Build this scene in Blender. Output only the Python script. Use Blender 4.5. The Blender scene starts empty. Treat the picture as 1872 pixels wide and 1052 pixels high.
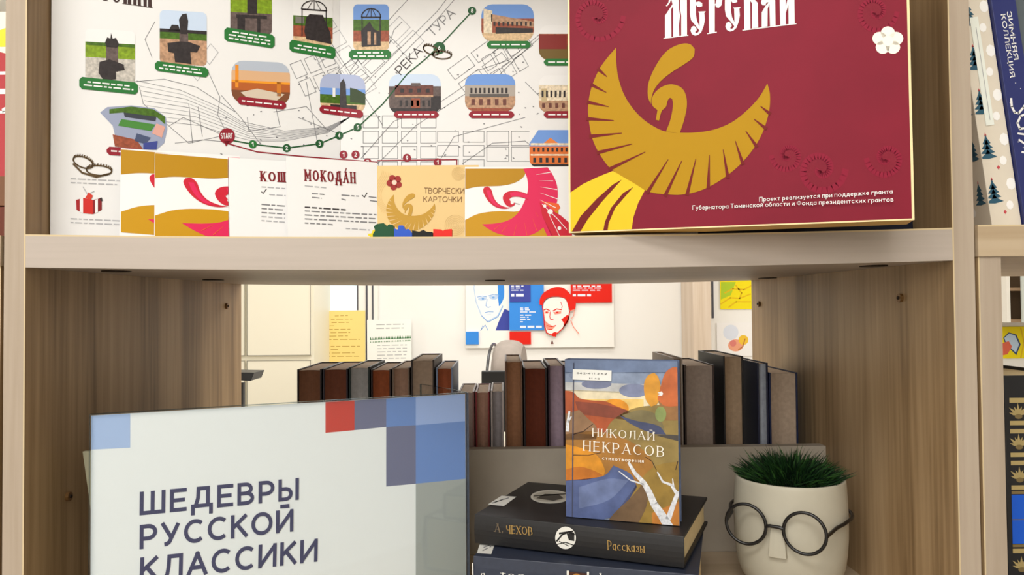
import bpy, math, random
from mathutils import Vector, Matrix
V = Vector
S = bpy.context.scene
C = S.collection
random.seed(7)

# ------------------------------------------------------------------ camera
FPX = 1400.0
EYE = V((0.0089, -0.6603, 1.30))          # camera position; U = underside of the middle board
U = EYE.z + 0.03375
def cam_axes(pi, ya, ro):
    return Matrix.Rotation(ya, 3, 'Z') @ Matrix.Rotation(pi, 3, 'X') @ Matrix.Rotation(ro, 3, 'Y')
CR = cam_axes(0.02246, -0.01181, 0.00824)  # columns: right, forward, up
cam = bpy.data.cameras.new('camera')
cam.sensor_width = 36
cam.lens = FPX * 36 / 1872
cam.clip_start = 0.01
co = bpy.data.objects.new('camera', cam)
C.objects.link(co)
r, f, u = CR.col[0], CR.col[1], CR.col[2]
co.matrix_world = Matrix(((r.x, u.x, -f.x, EYE.x), (r.y, u.y, -f.y, EYE.y), (r.z, u.z, -f.z, EYE.z), (0, 0, 0, 1)))
S.camera = co

# ------------------------------------------------------------------ world, lights, exposure
S.view_settings.view_transform = 'Standard'
S.view_settings.look = 'None'
S.view_settings.gamma = 1
S.view_settings.exposure = 0.1
w = bpy.data.worlds.new('world')
S.world = w
w.use_nodes = True
w.node_tree.nodes['Background'].inputs[0].default_value = (0.9, 0.95, 1, 1)
w.node_tree.nodes['Background'].inputs[1].default_value = 0.6
def area(name, loc, target, sx, sy, power, color):
    l = bpy.data.lights.new(name, 'AREA')
    l.shape = 'RECTANGLE'
    l.size, l.size_y = sx, sy
    l.energy = power
    l.color = color
    o = bpy.data.objects.new(name, l)
    C.objects.link(o)
    o.location = loc
    o.rotation_euler = (V(target) - V(loc)).to_track_quat('-Z', 'Y').to_euler()
    return o
area('window_daylight', (-0.60, -2.35, 2.05), (0.0, 0, 1.35), 2.6, 1.1, 39, (1.0, 0.995, 0.985))
area('ceiling_lamp_near', (-0.5, -1.4, 2.76), (-0.4, -1.0, 0), 1.2, 0.6, 26, (1.0, 0.985, 0.96))
area('ceiling_lamp_mid', (0.0, 1.5, 2.76), (0.0, 1.7, 0), 1.6, 1.0, 36, (1.0, 0.98, 0.95))
area('ceiling_lamp_far', (0.2, 2.9, 2.74), (0.1, 1.2, 0.8), 2.6, 1.0, 62, (1.0, 0.98, 0.95))
area('side_window_daylight_right', (3.5, 2.0, 1.7), (0.2, 0.9, 1.3), 1.8, 1.5, 46, (1.0, 0.985, 0.96))
area('side_window_daylight_left', (-3.1, 1.6, 1.7), (0.0, 0.8, 1.3), 1.6, 1.5, 26, (1.0, 0.985, 0.96))

# ------------------------------------------------------------------ materials
MATS = {}
def lin(c):
    return tuple(((x / 255) / 12.92 if x / 255 <= 0.04045 else ((x / 255 + 0.055) / 1.055) ** 2.4) for x in c) + (1,)
def new_mat(key):
    m = bpy.data.materials.new(key)
    m.use_nodes = True
    MATS[key] = m
    return m, m.node_tree, m.node_tree.nodes['Principled BSDF']
def col(r, g, b, rough=0.5, spec=0.2, metal=0.0, var=0.0, scale=60):
    """plain coloured surface; var adds a slight procedural mottling"""
    key = 'c_%d_%d_%d_%g_%g_%g_%g_%g' % (r, g, b, rough, spec, metal, var, scale)
    if key in MATS: return MATS[key]
    m, nt, bs = new_mat(key)
    bs.inputs['Roughness'].default_value = rough
    bs.inputs['Specular IOR Level'].default_value = spec
    bs.inputs['Metallic'].default_value = metal
    base = lin((r, g, b))
    if var > 0:
        geo = nt.nodes.new('ShaderNodeNewGeometry')
        no = nt.nodes.new('ShaderNodeTexNoise')
        no.inputs['Scale'].default_value = scale
        no.inputs['Detail'].default_value = 4
        nt.links.new(geo.outputs['Position'], no.inputs['Vector'])
        cr = nt.nodes.new('ShaderNodeValToRGB')
        cr.color_ramp.elements[0].position = 0.3
        cr.color_ramp.elements[1].position = 0.7
        cr.color_ramp.elements[0].color = tuple(x * (1 - var) for x in base[:3]) + (1,)
        cr.color_ramp.elements[1].color = tuple(min(1, x * (1 + var)) for x in base[:3]) + (1,)
        nt.links.new(no.outputs['Fac'], cr.inputs['Fac'])
        nt.links.new(cr.outputs['Color'], bs.inputs['Base Color'])
    else:
        bs.inputs['Base Color'].default_value = base
    return m
def wood(key, c0, c1, c2, axis, rough=0.45, fine=150):
    """streaked laminate, grain running along axis 0/1/2"""
    if key in MATS: return MATS[key]
    m, nt, bs = new_mat(key)
    geo = nt.nodes.new('ShaderNodeNewGeometry')
    mp = nt.nodes.new('ShaderNodeMapping')
    nt.links.new(geo.outputs['Position'], mp.inputs['Vector'])
    sc = [1, 1, 1]; sc[axis] = 0.035
    mp.inputs['Scale'].default_value = sc
    n1 = nt.nodes.new('ShaderNodeTexNoise'); n1.inputs['Scale'].default_value = 16; n1.inputs['Detail'].default_value = 5
    n1.inputs['Distortion'].default_value = 0.6
    n2 = nt.nodes.new('ShaderNodeTexNoise'); n2.inputs['Scale'].default_value = fine; n2.inputs['Detail'].default_value = 3
    for n in (n1, n2): nt.links.new(mp.outputs['Vector'], n.inputs['Vector'])
    mx = nt.nodes.new('ShaderNodeMix'); mx.data_type = 'FLOAT'; mx.inputs[0].default_value = 0.35
    nt.links.new(n1.outputs['Fac'], mx.inputs[2]); nt.links.new(n2.outputs['Fac'], mx.inputs[3])
    cr = nt.nodes.new('ShaderNodeValToRGB')
    e = cr.color_ramp.elements
    e[0].position = 0.36; e[0].color = lin(c0)
    e[1].position = 0.64; e[1].color = lin(c2)
    k = e.new(0.5); k.color = lin(c1)
    nt.links.new(mx.outputs[0], cr.inputs['Fac'])
    nt.links.new(cr.outputs['Color'], bs.inputs['Base Color'])
    bs.inputs['Roughness'].default_value = rough
    bs.inputs['Specular IOR Level'].default_value = 0.3
    return m
def clear_mat(key, tint, gloss_rough=0.03):
    """thin clear acrylic or glass pane"""
    if key in MATS: return MATS[key]
    m, nt, bs = new_mat(key)
    out = [n for n in nt.nodes if n.type == 'OUTPUT_MATERIAL'][0]
    tr = nt.nodes.new('ShaderNodeBsdfTransparent'); tr.inputs[0].default_value = tint
    gl = nt.nodes.new('ShaderNodeBsdfGlossy'); gl.inputs['Roughness'].default_value = gloss_rough
    lw = nt.nodes.new('ShaderNodeLayerWeight'); lw.inputs[0].default_value = .5
    pw = nt.nodes.new('ShaderNodeMath'); pw.operation = 'POWER'; pw.inputs[1].default_value = 5; nt.links.new(lw.outputs['Facing'], pw.inputs[0])
    fr = nt.nodes.new('ShaderNodeMath'); fr.operation = 'MULTIPLY_ADD'; fr.inputs[1].default_value = .5; fr.inputs[2].default_value = .03; nt.links.new(pw.outputs[0], fr.inputs[0])
    mx = nt.nodes.new('ShaderNodeMixShader')
    nt.links.new(fr.outputs[0], mx.inputs[0]); nt.links.new(tr.outputs[0], mx.inputs[1]); nt.links.new(gl.outputs[0], mx.inputs[2])
    nt.links.new(mx.outputs[0], out.inputs['Surface'])
    return m

# ------------------------------------------------------------------ rays: a pixel of the view -> a point on a real plane
def ray(px, py):
    return CR @ V(((px - 936) / FPX, 1, -(py - 526) / FPX))
def on_plane(px, py, P, N):
    d = ray(px, py)
    return EYE + d * ((P - EYE).dot(N) / d.dot(N))
def at(px, py, Y): return on_plane(px, py, V((0, Y, 0)), V((0, 1, 0)))
def atx(px, py, X): return on_plane(px, py, V((X, 0, 0)), V((1, 0, 0)))
def atz(px, py, Z): return on_plane(px, py, V((0, 0, Z)), V((0, 0, 1)))

# ------------------------------------------------------------------ mesh builder
class MB:
    def __init__(self):
        self.v = []; self.f = []; self.m = []; self.mats = []; self.smooth = []
    def mi(self, mat):
        if mat not in self.mats: self.mats.append(mat)
        return self.mats.index(mat)
    def add(self, verts, faces, mat, smooth=False):
        b = len(self.v); k = self.mi(mat)
        self.v += [V(p) for p in verts]
        for fc in faces:
            self.f.append([b + i for i in fc]); self.m.append(k); self.smooth.append(smooth)
    def poly(self, pts, mat): self.add(pts, [list(range(len(pts)))], mat)
    def box(self, P, a, b, c, mat, front=None):
        """box from corner P along the full edge vectors a, b, c (front = material of the -c... face at P, a, b)"""
        P, a, b, c = V(P), V(a), V(b), V(c)
        vs = [P, P + a, P + a + b, P + b, P + c, P + a + c, P + a + b + c, P + b + c]
        fs = [(0, 3, 2, 1), (4, 5, 6, 7), (0, 1, 5, 4), (1, 2, 6, 5), (2, 3, 7, 6), (3, 0, 4, 7)]
        if a.cross(b).dot(c) < 0: fs = [tuple(reversed(q)) for q in fs]
        if front is None: self.add(vs, fs, mat)
        else:
            self.add(vs, fs[1:], mat); self.add(vs[:4], [fs[0]], front)
    def bx(self, x0, x1, y0, y1, z0, z1, mat, front=None):
        self.box((x0, y0, z0), (x1 - x0, 0, 0), (0, 0, z1 - z0), (0, y1 - y0, 0), mat, front)
    def prism(self, pts, d, mat, smooth=False):
        n = len(pts); pts = [V(p) for p in pts]; d = V(d)
        fs = [list(range(n)), list(reversed(range(n, 2 * n)))]
        self.add(pts + [p + d for p in pts], fs, mat)
        self.add(pts + [p + d for p in pts], [(i, i + n, (i + 1) % n + n, (i + 1) % n) for i in range(n)], mat, smooth)
    def tube(self, path, rad, mat, n=10, closed=False):
        path = [V(p) for p in path]; N = len(path); vs = []
        rads = rad if isinstance(rad, (list, tuple)) else [rad] * N
        prev = None
        for i, p in enumerate(path):
            t = (path[(i + 1) % N] - path[i - 1]) if closed else (path[min(i + 1, N - 1)] - path[max(i - 1, 0)])
            t.normalize()
            if prev is None:
                s = t.cross(V((0, 0, 1)))
                if s.length < 0.1: s = t.cross(V((0, 1, 0)))
            else: s = prev - t * prev.dot(t)
            s.normalize(); prev = s; q = t.cross(s)
            for k in range(n):
                a = 2 * math.pi * k / n
                vs.append(p + (s * math.cos(a) + q * math.sin(a)) * rads[i])
        fs = []
        for i in range(N if closed else N - 1):
            for k in range(n):
                j = (i + 1) % N
                fs.append((i * n + k, i * n + (k + 1) % n, j * n + (k + 1) % n, j * n + k))
        self.add(vs, fs, mat, True)
        if not closed:
            self.add(vs[:n], [list(reversed(range(n)))], mat); self.add(vs[-n:], [list(range(n))], mat)
    def lathe(self, prof, center, mat, n=64):
        c = V(center); vs = []; fs = []
        for (rr, z) in prof:
            for k in range(n):
                a = 2 * math.pi * k / n
                vs.append(c + V((rr * math.cos(a), rr * math.sin(a), z)))
        for i in range(len(prof) - 1):
            for k in range(n):
                fs.append((i * n + k, i * n + (k + 1) % n, (i + 1) * n + (k + 1) % n, (i + 1) * n + k))
        self.add(vs, fs, mat, True)
    def build(self, name, parent=None, base=None, label=None, bevel=0.0):
        """link as ONE mesh object; geometry is given in world space and stored relative to the parent / base"""
        org = V(parent['_o']) if parent is not None else (V(base) if base else V((0, 0, 0)))
        me = bpy.data.meshes.new(name)
        me.from_pydata([tuple(p - org) for p in self.v], [], self.f)
        for m in self.mats: me.materials.append(m)
        me.polygons.foreach_set('material_index', self.m)
        me.polygons.foreach_set('use_smooth', self.smooth)
        me.update()
        o = bpy.data.objects.new(name, me)
        C.objects.link(o)
        o['_o'] = tuple(org)
        if parent is not None: o.parent = parent
        else: o.location = org
        if label: o['label'] = label
        if bevel:
            b = o.modifiers.new('bevel', 'BEVEL'); b.width = bevel; b.segments = 2; b.limit_method = 'ANGLE'
        return o
def thing(name, label, cat, loc, group=None):
    o = bpy.data.objects.new(name, None)
    o.empty_display_size = 0.02
    C.objects.link(o)
    o.location = loc; o['_o'] = tuple(loc)
    return tag(o, label, cat, group)
def tag(o, label, cat, group=None):
    o['label'] = label; o['category'] = cat
    if group: o['group'] = group
    return o
def struct(o):
    o['kind'] = 'structure'
    return o

# ------------------------------------------------------------------ flat printed sheets
LAY = 0.00012
class Sheet:
    """plane with origin P, in-plane axes a (right) and b (up); n faces the viewer side"""
    def __init__(s, P, a, b):
        s.P, s.a = V(P), V(a).normalized()
        b = V(b); s.b = (b - s.a * b.dot(s.a)).normalized()
        s.n = s.a.cross(s.b)
    def loc(s, px, py):
        q = on_plane(px, py, s.P, s.n) - s.P
        return (q.dot(s.a), q.dot(s.b))
    def w(s, uv, k=0): return s.P + s.a * uv[0] + s.b * uv[1] + s.n * (k * LAY)
    def slab(s, mb, u0, v0, u1, v1, th, mat, front=None):
        mb.box(s.w((u0, v0)), s.a * (u1 - u0), s.b * (v1 - v0), -s.n * th, mat, front)
class Ink:
    """draws on a sheet into a mesh builder; points in photo-frame pixels through T, or local with raw=True"""
    def __init__(s, mb, sheet, T=None, clip=None):
        s.mb, s.sh, s.T, s.clip = mb, sheet, T or (lambda x, y: (x, y)), clip
    def L(s, p): return s.sh.loc(*s.T(*p))
    def fill(s, pts, mat, k=1):
        q = [s.L(p) for p in pts]
        s.raw(q, mat, k)
    def raw(s, q, mat, k=1):
        if s.clip: q = clip_rect(q, *s.clip)
        if len(q) < 3: return
        A = sum(q[i][0] * q[(i + 1) % len(q)][1] - q[(i + 1) % len(q)][0] * q[i][1] for i in range(len(q)))
        if A < 0: q = q[::-1]
        s.mb.poly([s.sh.w(p, k) for p in q], mat)
    def rect(s, x0, y0, x1, y1, mat, k=1): s.fill([(x0, y0), (x1, y0), (x1, y1), (x0, y1)], mat, k)
    def line(s, pts, wpx, mat, k=1, w1=None):
        """stroke of pixel width wpx (tapering to w1)"""
        n = len(pts)
        for i in range(n - 1):
            a, b = V(pts[i]), V(pts[i + 1])
            d = b - a
            if d.length < 1e-6: continue
            d.normalize(); q = V((-d.y, d.x))
            e0 = wpx if w1 is None else wpx + (w1 - wpx) * i / (n - 1)
            e1 = wpx if w1 is None else wpx + (w1 - wpx) * (i + 1) / (n - 1)
            ext = 0.0 if n == 2 else min(wpx, 3) * 0.25
            s.fill([a - d * ext + q * e0 / 2, b + d * ext + q * e1 / 2, b + d * ext - q * e1 / 2, a - d * ext - q * e0 / 2], mat, k)
    def disc(s, cx, cy, rx, ry, mat, k=1, n=20):
        s.fill([(cx + rx * math.cos(2 * math.pi * i / n), cy + ry * math.sin(2 * math.pi * i / n)) for i in range(n)], mat, k)
    def text(s, txt, p0, p1, cap, mat, k=2, t=0.14, style='sans', gap=0.16):
        """txt between baseline points p0 and p1, cap height in pixels"""
        a, b = V(s.L(p0)), V(s.L(p1))
        mid = ((p0[0] + p1[0]) / 2, (p0[1] + p1[1]) / 2)
        h = (V(s.L((mid[0], mid[1] - cap))) - V(s.L(mid))).length
        d = (b - a); ln = d.length; d.normalize(); up = V((-d.y, d.x))
        polys, adv = layout(txt, t, style, gap)
        for i, q in enumerate(polys):
            s.raw([tuple(a + d * (x / adv * ln) + up * (y * h)) for x, y in q], mat, k + i * .04)
    def scribble(s, x0, y0, x1, y1, hpx, mat, k=2, seed=0):
        """tiny unreadable print: a row of short dashes"""
        R = random.Random(seed); x = x0
        while x < x1 - 1:
            wd = R.uniform(5, 16); e = min(x + wd, x1)
            t0, t1 = (x - x0) / (x1 - x0), (e - x0) / (x1 - x0)
            s.line([(x, y0 + (y1 - y0) * t0), (e, y0 + (y1 - y0) * t1)], hpx, mat, k)
            x = e + 3
def sm(pts, n=4, sharp=55):
    """round a traced closed outline, keeping its sharp corners"""
    P = [V(p) for p in pts]; N = len(P); T = []
    for i in range(N):
        a, b = P[i] - P[i - 1], P[(i + 1) % N] - P[i]
        if a.length < 1e-6 or b.length < 1e-6 or math.degrees(a.angle(b)) > sharp: T.append(None)
        else: T.append((P[(i + 1) % N] - P[i - 1]) / 2)
    out = []
    for i in range(N):
        a, b = P[i], P[(i + 1) % N]; ln = (b - a).length
        ta = T[i] if T[i] is not None else (b - a); tb = T[(i + 1) % N] if T[(i + 1) % N] is not None else (b - a)
        if ta.length > 1e-6: ta = ta.normalized() * ln
        if tb.length > 1e-6: tb = tb.normalized() * ln
        for k in range(n):
            t = k / n; h1 = 2 * t**3 - 3 * t**2 + 1; h2 = t**3 - 2 * t**2 + t; h3 = -2 * t**3 + 3 * t**2; h4 = t**3 - t**2
            q = a * h1 + ta * h2 + b * h3 + tb * h4; out.append((q.x, q.y))
    return out
def clip_rect(q, u0, v0, u1, v1):
    def cut(q, ins, inter):
        out = []
        for i in range(len(q)):
            a, b = q[i - 1], q[i]
            if ins(b):
                if not ins(a): out.append(inter(a, b))
                out.append(b)
            elif ins(a): out.append(inter(a, b))
        return out
    def ix(x): return lambda a, b: (x, a[1] + (b[1] - a[1]) * (x - a[0]) / (b[0] - a[0]))
    def iy(y): return lambda a, b: (a[0] + (b[0] - a[0]) * (y - a[1]) / (b[1] - a[1]), y)
    for ins, inter in ((lambda p: p[0] >= u0, ix(u0)), (lambda p: p[0] <= u1, ix(u1)), (lambda p: p[1] >= v0, iy(v0)), (lambda p: p[1] <= v1, iy(v1))):
        if q: q = cut(q, ins, inter)
    return q

# ------------------------------------------------------------------ stroke lettering (Cyrillic, digits, some Latin)
def AR(cx, cy, rx, ry, a0, a1, n=14):
    return [(cx + rx * math.cos(math.radians(a0 + (a1 - a0) * i / n)), cy + ry * math.sin(math.radians(a0 + (a1 - a0) * i / n))) for i in range(n + 1)]
def BOWL(y0, y1, x, rx): return [(0, y1)] + AR(x, (y0 + y1) / 2, rx, (y1 - y0) / 2, 90, -90, 10) + [(0, y0)]
ST = [(0, 0), (0, 1)]
G = {
 'А': (.74, [[(0, 0), (.37, 1)], [(.37, 1), (.74, 0)], [(.14, .32), (.6, .32)]]),
 'Б': (.6, [ST, [(0, 1), (.54, 1)], BOWL(0, .56, .3, .28)]),
 'В': (.62, [ST, BOWL(.52, 1, .3, .24), BOWL(0, .52, .33, .28)]),
 'Г': (.52, [ST, [(0, 1), (.52, 1)]]),
 'Д': (.8, [[(.12, .12), (.22, .5), (.24, 1)], [(.24, 1), (.66, 1)], [(.66, 1), (.66, .1)], [(0, .1), (.8, .1)], [(0, -.14), (0, .1)], [(.8, -.14), (.8, .1)]]),
 'Е': (.56, [ST, [(0, 1), (.56, 1)], [(0, .5), (.48, .5)], [(0, 0), (.56, 0)]]),
 'Ж': (.95, [[(.475, 0), (.475, 1)], [(.02, 1), (.44, .5)], [(.93, 1), (.51, .5)], [(.44, .5), (0, 0)], [(.51, .5), (.95, 0)]]),
 'З': (.56, [AR(.26, .76, .27, .24, 160, -90), AR(.26, .26, .3, .26, 90, -160)]),
 'И': (.68, [ST, [(.03, .05), (.65, .95)], [(.68, 0), (.68, 1)]]),
 'Й': (.68, [ST, [(.03, .05), (.65, .95)], [(.68, 0), (.68, 1)], [(.2, 1.24), (.48, 1.24)]]),
 'К': (.62, [ST, [(.58, 1), (.04, .46)], [(.2, .6), (.62, 0)]]),
 'Л': (.68, [[(0, .02), (.1, .1), (.16, .5), (.18, 1)], [(.18, 1), (.68, 1)], [(.68, 0), (.68, 1)]]),
 'М': (.84, [ST, [(0, 1), (.42, .25)], [(.42, .25), (.84, 1)], [(.84, 0), (.84, 1)]]),
 'Н': (.68, [ST, [(.68, 0), (.68, 1)], [(0, .5), (.68, .5)]]),
 'О': (.84, [AR(.42, .5, .42, .5, 0, 360, 28)]),
 'П': (.66, [ST, [(.66, 0), (.66, 1)], [(0, 1), (.66, 1)]]),
 'Р': (.58, [ST, BOWL(.4, 1, .28, .3)]),
 'С': (.72, [AR(.42, .5, .42, .5, 48, 312, 22)]),
 'Т': (.62, [[(.31, 0), (.31, 1)], [(0, 1), (.62, 1)]]),
 'У': (.66, [[(0, 1), (.34, .34)], [(.66, 1), (.28, .1), (.18, .02), (.06, 0)]]),
 'Ф': (.86, [[(.43, 0), (.43, 1)], AR(.43, .52, .43, .34, 0, 360, 24)]),
 'Х': (.66, [[(0, 0), (.66, 1)], [(0, 1), (.66, 0)]]),
 'Ц': (.72, [ST, [(.62, 0), (.62, 1)], [(0, 0), (.72, 0)], [(.72, -.16), (.72, 0)]]),
 'Ч': (.6, [[(0, 1), (0, .66), (.04, .5), (.14, .42), (.3, .4), (.6, .44)], [(.6, 0), (.6, 1)]]),
 'Ш': (.92, [ST, [(.46, 0), (.46, 1)], [(.92, 0), (.92, 1)], [(0, 0), (.92, 0)]]),
 'Ы': (.82, [ST, BOWL(0, .56, .26, .26), [(.82, 0), (.82, 1)]]),
 'Ь': (.56, [ST, BOWL(0, .56, .28, .28)]),
 'Ю': (.98, [ST, [(0, .5), (.24, .5)], AR(.61, .5, .37, .5, 0, 360, 24)]),
 'Я': (.6, [[(.6, 0), (.6, 1)], [(.6, 1), (.28, 1)] + AR(.28, .72, .28, .28, 90, 270, 10) + [(.6, .44)], [(.26, .44), (0, 0)]]),
 'а': (.5, [AR(.23, .33, .23, .33, 0, 360, 20), [(.48, 0), (.48, .66)]]),
 'б': (.5, [AR(.25, .32, .25, .32, 0, 360, 20), [(.02, .4), (.06, .75), (.2, .92), (.46, 1)]]),
 'е': (.5, [[(.02, .33), (.48, .33)], AR(.25, .33, .25, .33, 0, 320, 20)]),
 'р': (.5, [[(0, -.28), (0, .66)], AR(.26, .33, .24, .33, 0, 360, 20)]),
 'у': (.48, [[(0, .66), (.24, .05)], [(.48, .66), (.2, -.15), (.02, -.26)]]),
 'ф': (.66, [[(.33, -.28), (.33, .95)], AR(.33, .33, .33, .33, 0, 360, 20)]),
 '1': (.34, [[(.04, .8), (.26, 1)], [(.26, 0), (.26, 1)]]),
 '2': (.54, [AR(.27, .73, .25, .27, 170, -30, 12) + [(.02, 0)], [(.02, 0), (.54, 0)]]),
 '3': (.54, [AR(.26, .76, .25, .24, 150, -90), AR(.26, .26, .28, .26, 90, -150)]),
 '4': (.58, [[(.42, 0), (.42, 1)], [(.42, 1), (0, .3)], [(0, .28), (.58, .28)]]),
 '5': (.54, [[(.5, 1), (.08, 1)], [(.08, 1), (.05, .55)], [(.05, .55)] + AR(.25, .3, .28, .3, 110, -150, 12)]),
 '6': (.54, [AR(.27, .3, .26, .3, 0, 360, 18), [(.03, .4), (.12, .75), (.38, 1)]]),
 '7': (.5, [[(0, 1), (.5, 1)], [(.5, 1), (.16, 0)]]),
 '8': (.54, [AR(.27, .75, .22, .25, 0, 360, 16), AR(.27, .26, .27, .26, 0, 360, 16)]),
 '9': (.54, [AR(.27, .7, .26, .3, 0, 360, 18), [(.51, .6), (.42, .25), (.16, 0)]]),
 '0': (.56, [AR(.28, .5, .28, .5, 0, 360, 20)]),
 'S': (.56, [AR(.28, .75, .26, .25, 30, 270, 12) + AR(.28, .25, .28, .25, 90, -150, 12)]),
 'R': (.6, [ST, BOWL(.45, 1, .3, .28), [(.28, .45), (.6, 0)]]),
 '.': (.1, [[(.05, 0), (.05, .08)]]), '-': (.3, [[(0, .4), (.3, .4)]]), '(': (.2, [[(.2, 1.05), (.02, .75), (.02, .2), (.2, -.1)]]),
}
G['A'] = G['А']; G['T'] = G['Т']; G['Á'] = (.74, G['А'][1] + [[(.34, 1.14), (.5, 1.34)]])
for lc in 'вгджзийклмнопстхцчшыьюя':
    wd, stx = G[lc.upper()]
    G[lc] = (wd * .74, [[(x * .74, y * .66) for x, y in p] for p in stx])
def stroke(pts, wf):
    """polyline -> quads with mitred joints; wf(direction) gives the width"""
    n = len(pts); closed = n > 3 and (V(pts[0]) - V(pts[-1])).length < 1e-4
    P = [V(p) for p in pts]; out = []; L = []; Rr = []
    for i in range(n):
        d0 = (P[i] - P[i - 1]) if i > 0 else ((P[i] - P[-2]) if closed else None)
        d1 = (P[i + 1] - P[i]) if i < n - 1 else ((P[1] - P[i]) if closed else None)
        dd = [d.normalized() for d in (d0, d1) if d is not None and d.length > 1e-9]
        t = sum(dd, V((0, 0)))
        if t.length < 1e-6: t = dd[0]
        t = t.normalized(); q = V((-t.y, t.x)); k = max(0.5, t.dot(dd[0]))
        h = wf(t) / 2 / k
        L.append(P[i] + q * h); Rr.append(P[i] - q * h)
    for i in range(n - 1): out.append([tuple(L[i]), tuple(L[i + 1]), tuple(Rr[i + 1]), tuple(Rr[i])])
    return out
def layout(txt, t, style, gap):
    polys = []; x = 0.0
    for ch in txt:
        if ch == ' ':
            x += .34 if style != 'slav' else .2; continue
        wd, strokes = G[ch]
        sx = {'sans': 1.0, 'serif': .95, 'slav': .62}[style]
        for p in strokes:
            low = ch.islower() and ch not in 'б'
            H = .66 if low else 1.0
            # keep the outline of the stroke inside the cap box
            q = [(x + t / 2 + px / max(wd, .01) * (wd * sx), t / 2 + py / H * (H - t) if 0 <= py <= H + .01 else (py if py < 0 else py - t / 2)) for px, py in p]
            straight = len(q) == 2
            vert = straight and abs(q[0][0] - q[1][0]) < 1e-6
            if straight:
                a, b = V(q[0]), V(q[1]); d = (b - a).normalized()
                e = t / 2 if style == 'sans' or vert else t * .3
                if not vert and abs(d.x * d.y) > .02: e = t * .45
                a, b = a - d * e, b + d * e; q = [tuple(a), tuple(b)]
            if style == 'sans': wf = lambda d: t
            else:
                thin = t * (.38 if style == 'serif' else .5)
                if straight and abs((q[1][0] - q[0][0]) * (q[1][1] - q[0][1])) > .01:
                    pos = (q[1][0] - q[0][0]) * (q[1][1] - q[0][1]) > 0
                    wf = (lambda d: thin) if pos else (lambda d: t * .95)
                else: wf = lambda d: thin + (t - thin) * d.y * d.y
            polys += stroke(q, wf)
            if style != 'sans' and straight and abs(q[0][1] - q[1][1]) > .4:
                sl = t * (.95 if style == 'serif' else .8); th = t * .36
                for e in q:
                    y0 = e[1] if e[1] < .3 else e[1] - th
                    polys.append([(e[0] - sl, y0), (e[0] + sl, y0), (e[0] + sl, y0 + th), (e[0] - sl, y0 + th)])
        x += wd * sx + t + gap
    return polys, max(x - gap, .01)

# ------------------------------------------------------------------ shared dimensions (metres)
HW = 0.40            # half width of the middle bay
DEP = 0.541          # depth of the double-sided unit
BTH = 0.0285         # board thickness
FLZ = U - 0.335      # top of the lower shelf board
def sag(x): return 0.0016 - 0.0046 * max(0.0, 1 - (x / HW) ** 2)
def BT(x): return U + BTH + sag(x) + .0004     # top of the middle board
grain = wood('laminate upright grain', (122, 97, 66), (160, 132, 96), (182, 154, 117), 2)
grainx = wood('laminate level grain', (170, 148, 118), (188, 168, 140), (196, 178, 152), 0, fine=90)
edge = wood('edge band', (164, 148, 129), (172, 156, 138), (179, 164, 146), 2, fine=260)
boardm = wood('pale board', (172, 160, 148), (179, 167, 156), (184, 172, 161), 0, fine=200)
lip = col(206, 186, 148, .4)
dark = col(38, 28, 20, .6)

# ------------------------------------------------------------------ room
white_wall = col(243, 241, 236, .8, .2)
RX0, RX1, RY0, RY1, RZ = -3.2, 3.6, -2.5, 3.84, 2.8
def wallbox(name, *b, mat=white_wall):
    m = MB(); m.bx(*b, mat); return struct(m.build(name))
wallbox('wall_back', RX0, RX1, RY1, RY1 + .12, 0, RZ)
wallbox('wall_left', RX0 - .12, RX0, RY0, RY1, 0, RZ)
wallbox('wall_right', RX1, RX1 + .12, RY0, RY1, 0, RZ)
wallbox('wall_front', RX0, RX1, RY0 - .12, RY0, 0, RZ)
wallbox('floor', RX0, RX1, RY0, RY1, -.1, 0, mat=col(176, 164, 146, .5, .4, var=.08, scale=8))
wallbox('ceiling', RX0, RX1, RY0, RY1, RZ, RZ + .1, mat=col(240, 238, 232, .9, .1))

# ------------------------------------------------------------------ bookcases
def board(mb, x0, x1, y0, y1, zt, th, bent=False):
    """shelf board with a banded front edge; the middle one has sagged a little"""
    n = 24 if bent else 1
    for i in range(n):
        a, b = x0 + (x1 - x0) * i / n, x0 + (x1 - x0) * (i + 1) / n
        sa, sb = (sag(a), sag(b)) if bent else (0, 0)
        vs = [(a, y0, zt - th + sa), (b, y0, zt - th + sb), (b, y0, zt + sb), (a, y0, zt + sa),
              (a, y1, zt - th + sa), (b, y1, zt - th + sb), (b, y1, zt + sb), (a, y1, zt + sa)]
        m = boardm if bent else grainx
        fs = [(4, 7, 6, 5), (3, 2, 6, 7), (0, 4, 5, 1)]
        if i == 0: fs.append((0, 3, 7, 4))
        if i == n - 1: fs.append((1, 5, 6, 2))
        mb.add(vs, fs, m)
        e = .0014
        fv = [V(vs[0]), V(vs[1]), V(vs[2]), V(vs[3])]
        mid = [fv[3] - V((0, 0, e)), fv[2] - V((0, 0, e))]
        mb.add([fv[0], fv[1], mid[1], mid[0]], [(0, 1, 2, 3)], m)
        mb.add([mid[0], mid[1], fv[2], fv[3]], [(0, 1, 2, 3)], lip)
def upright(mb, x0, x1, y0, y1, z0, z1, lipside):
    e = .0012
    mb.bx(x0, x1, y0, y1, z0, z1, grain, edge)
    a, b = (x1 - e, x1) if lipside > 0 else (x0, x0 + e)  # pale lip strip along one edge of the front
    mb.poly([(a, y0 - .0001, z0), (b, y0 - .0001, z0), (b, y0 - .0001, z1), (a, y0 - .0001, z1)], lip)

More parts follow.
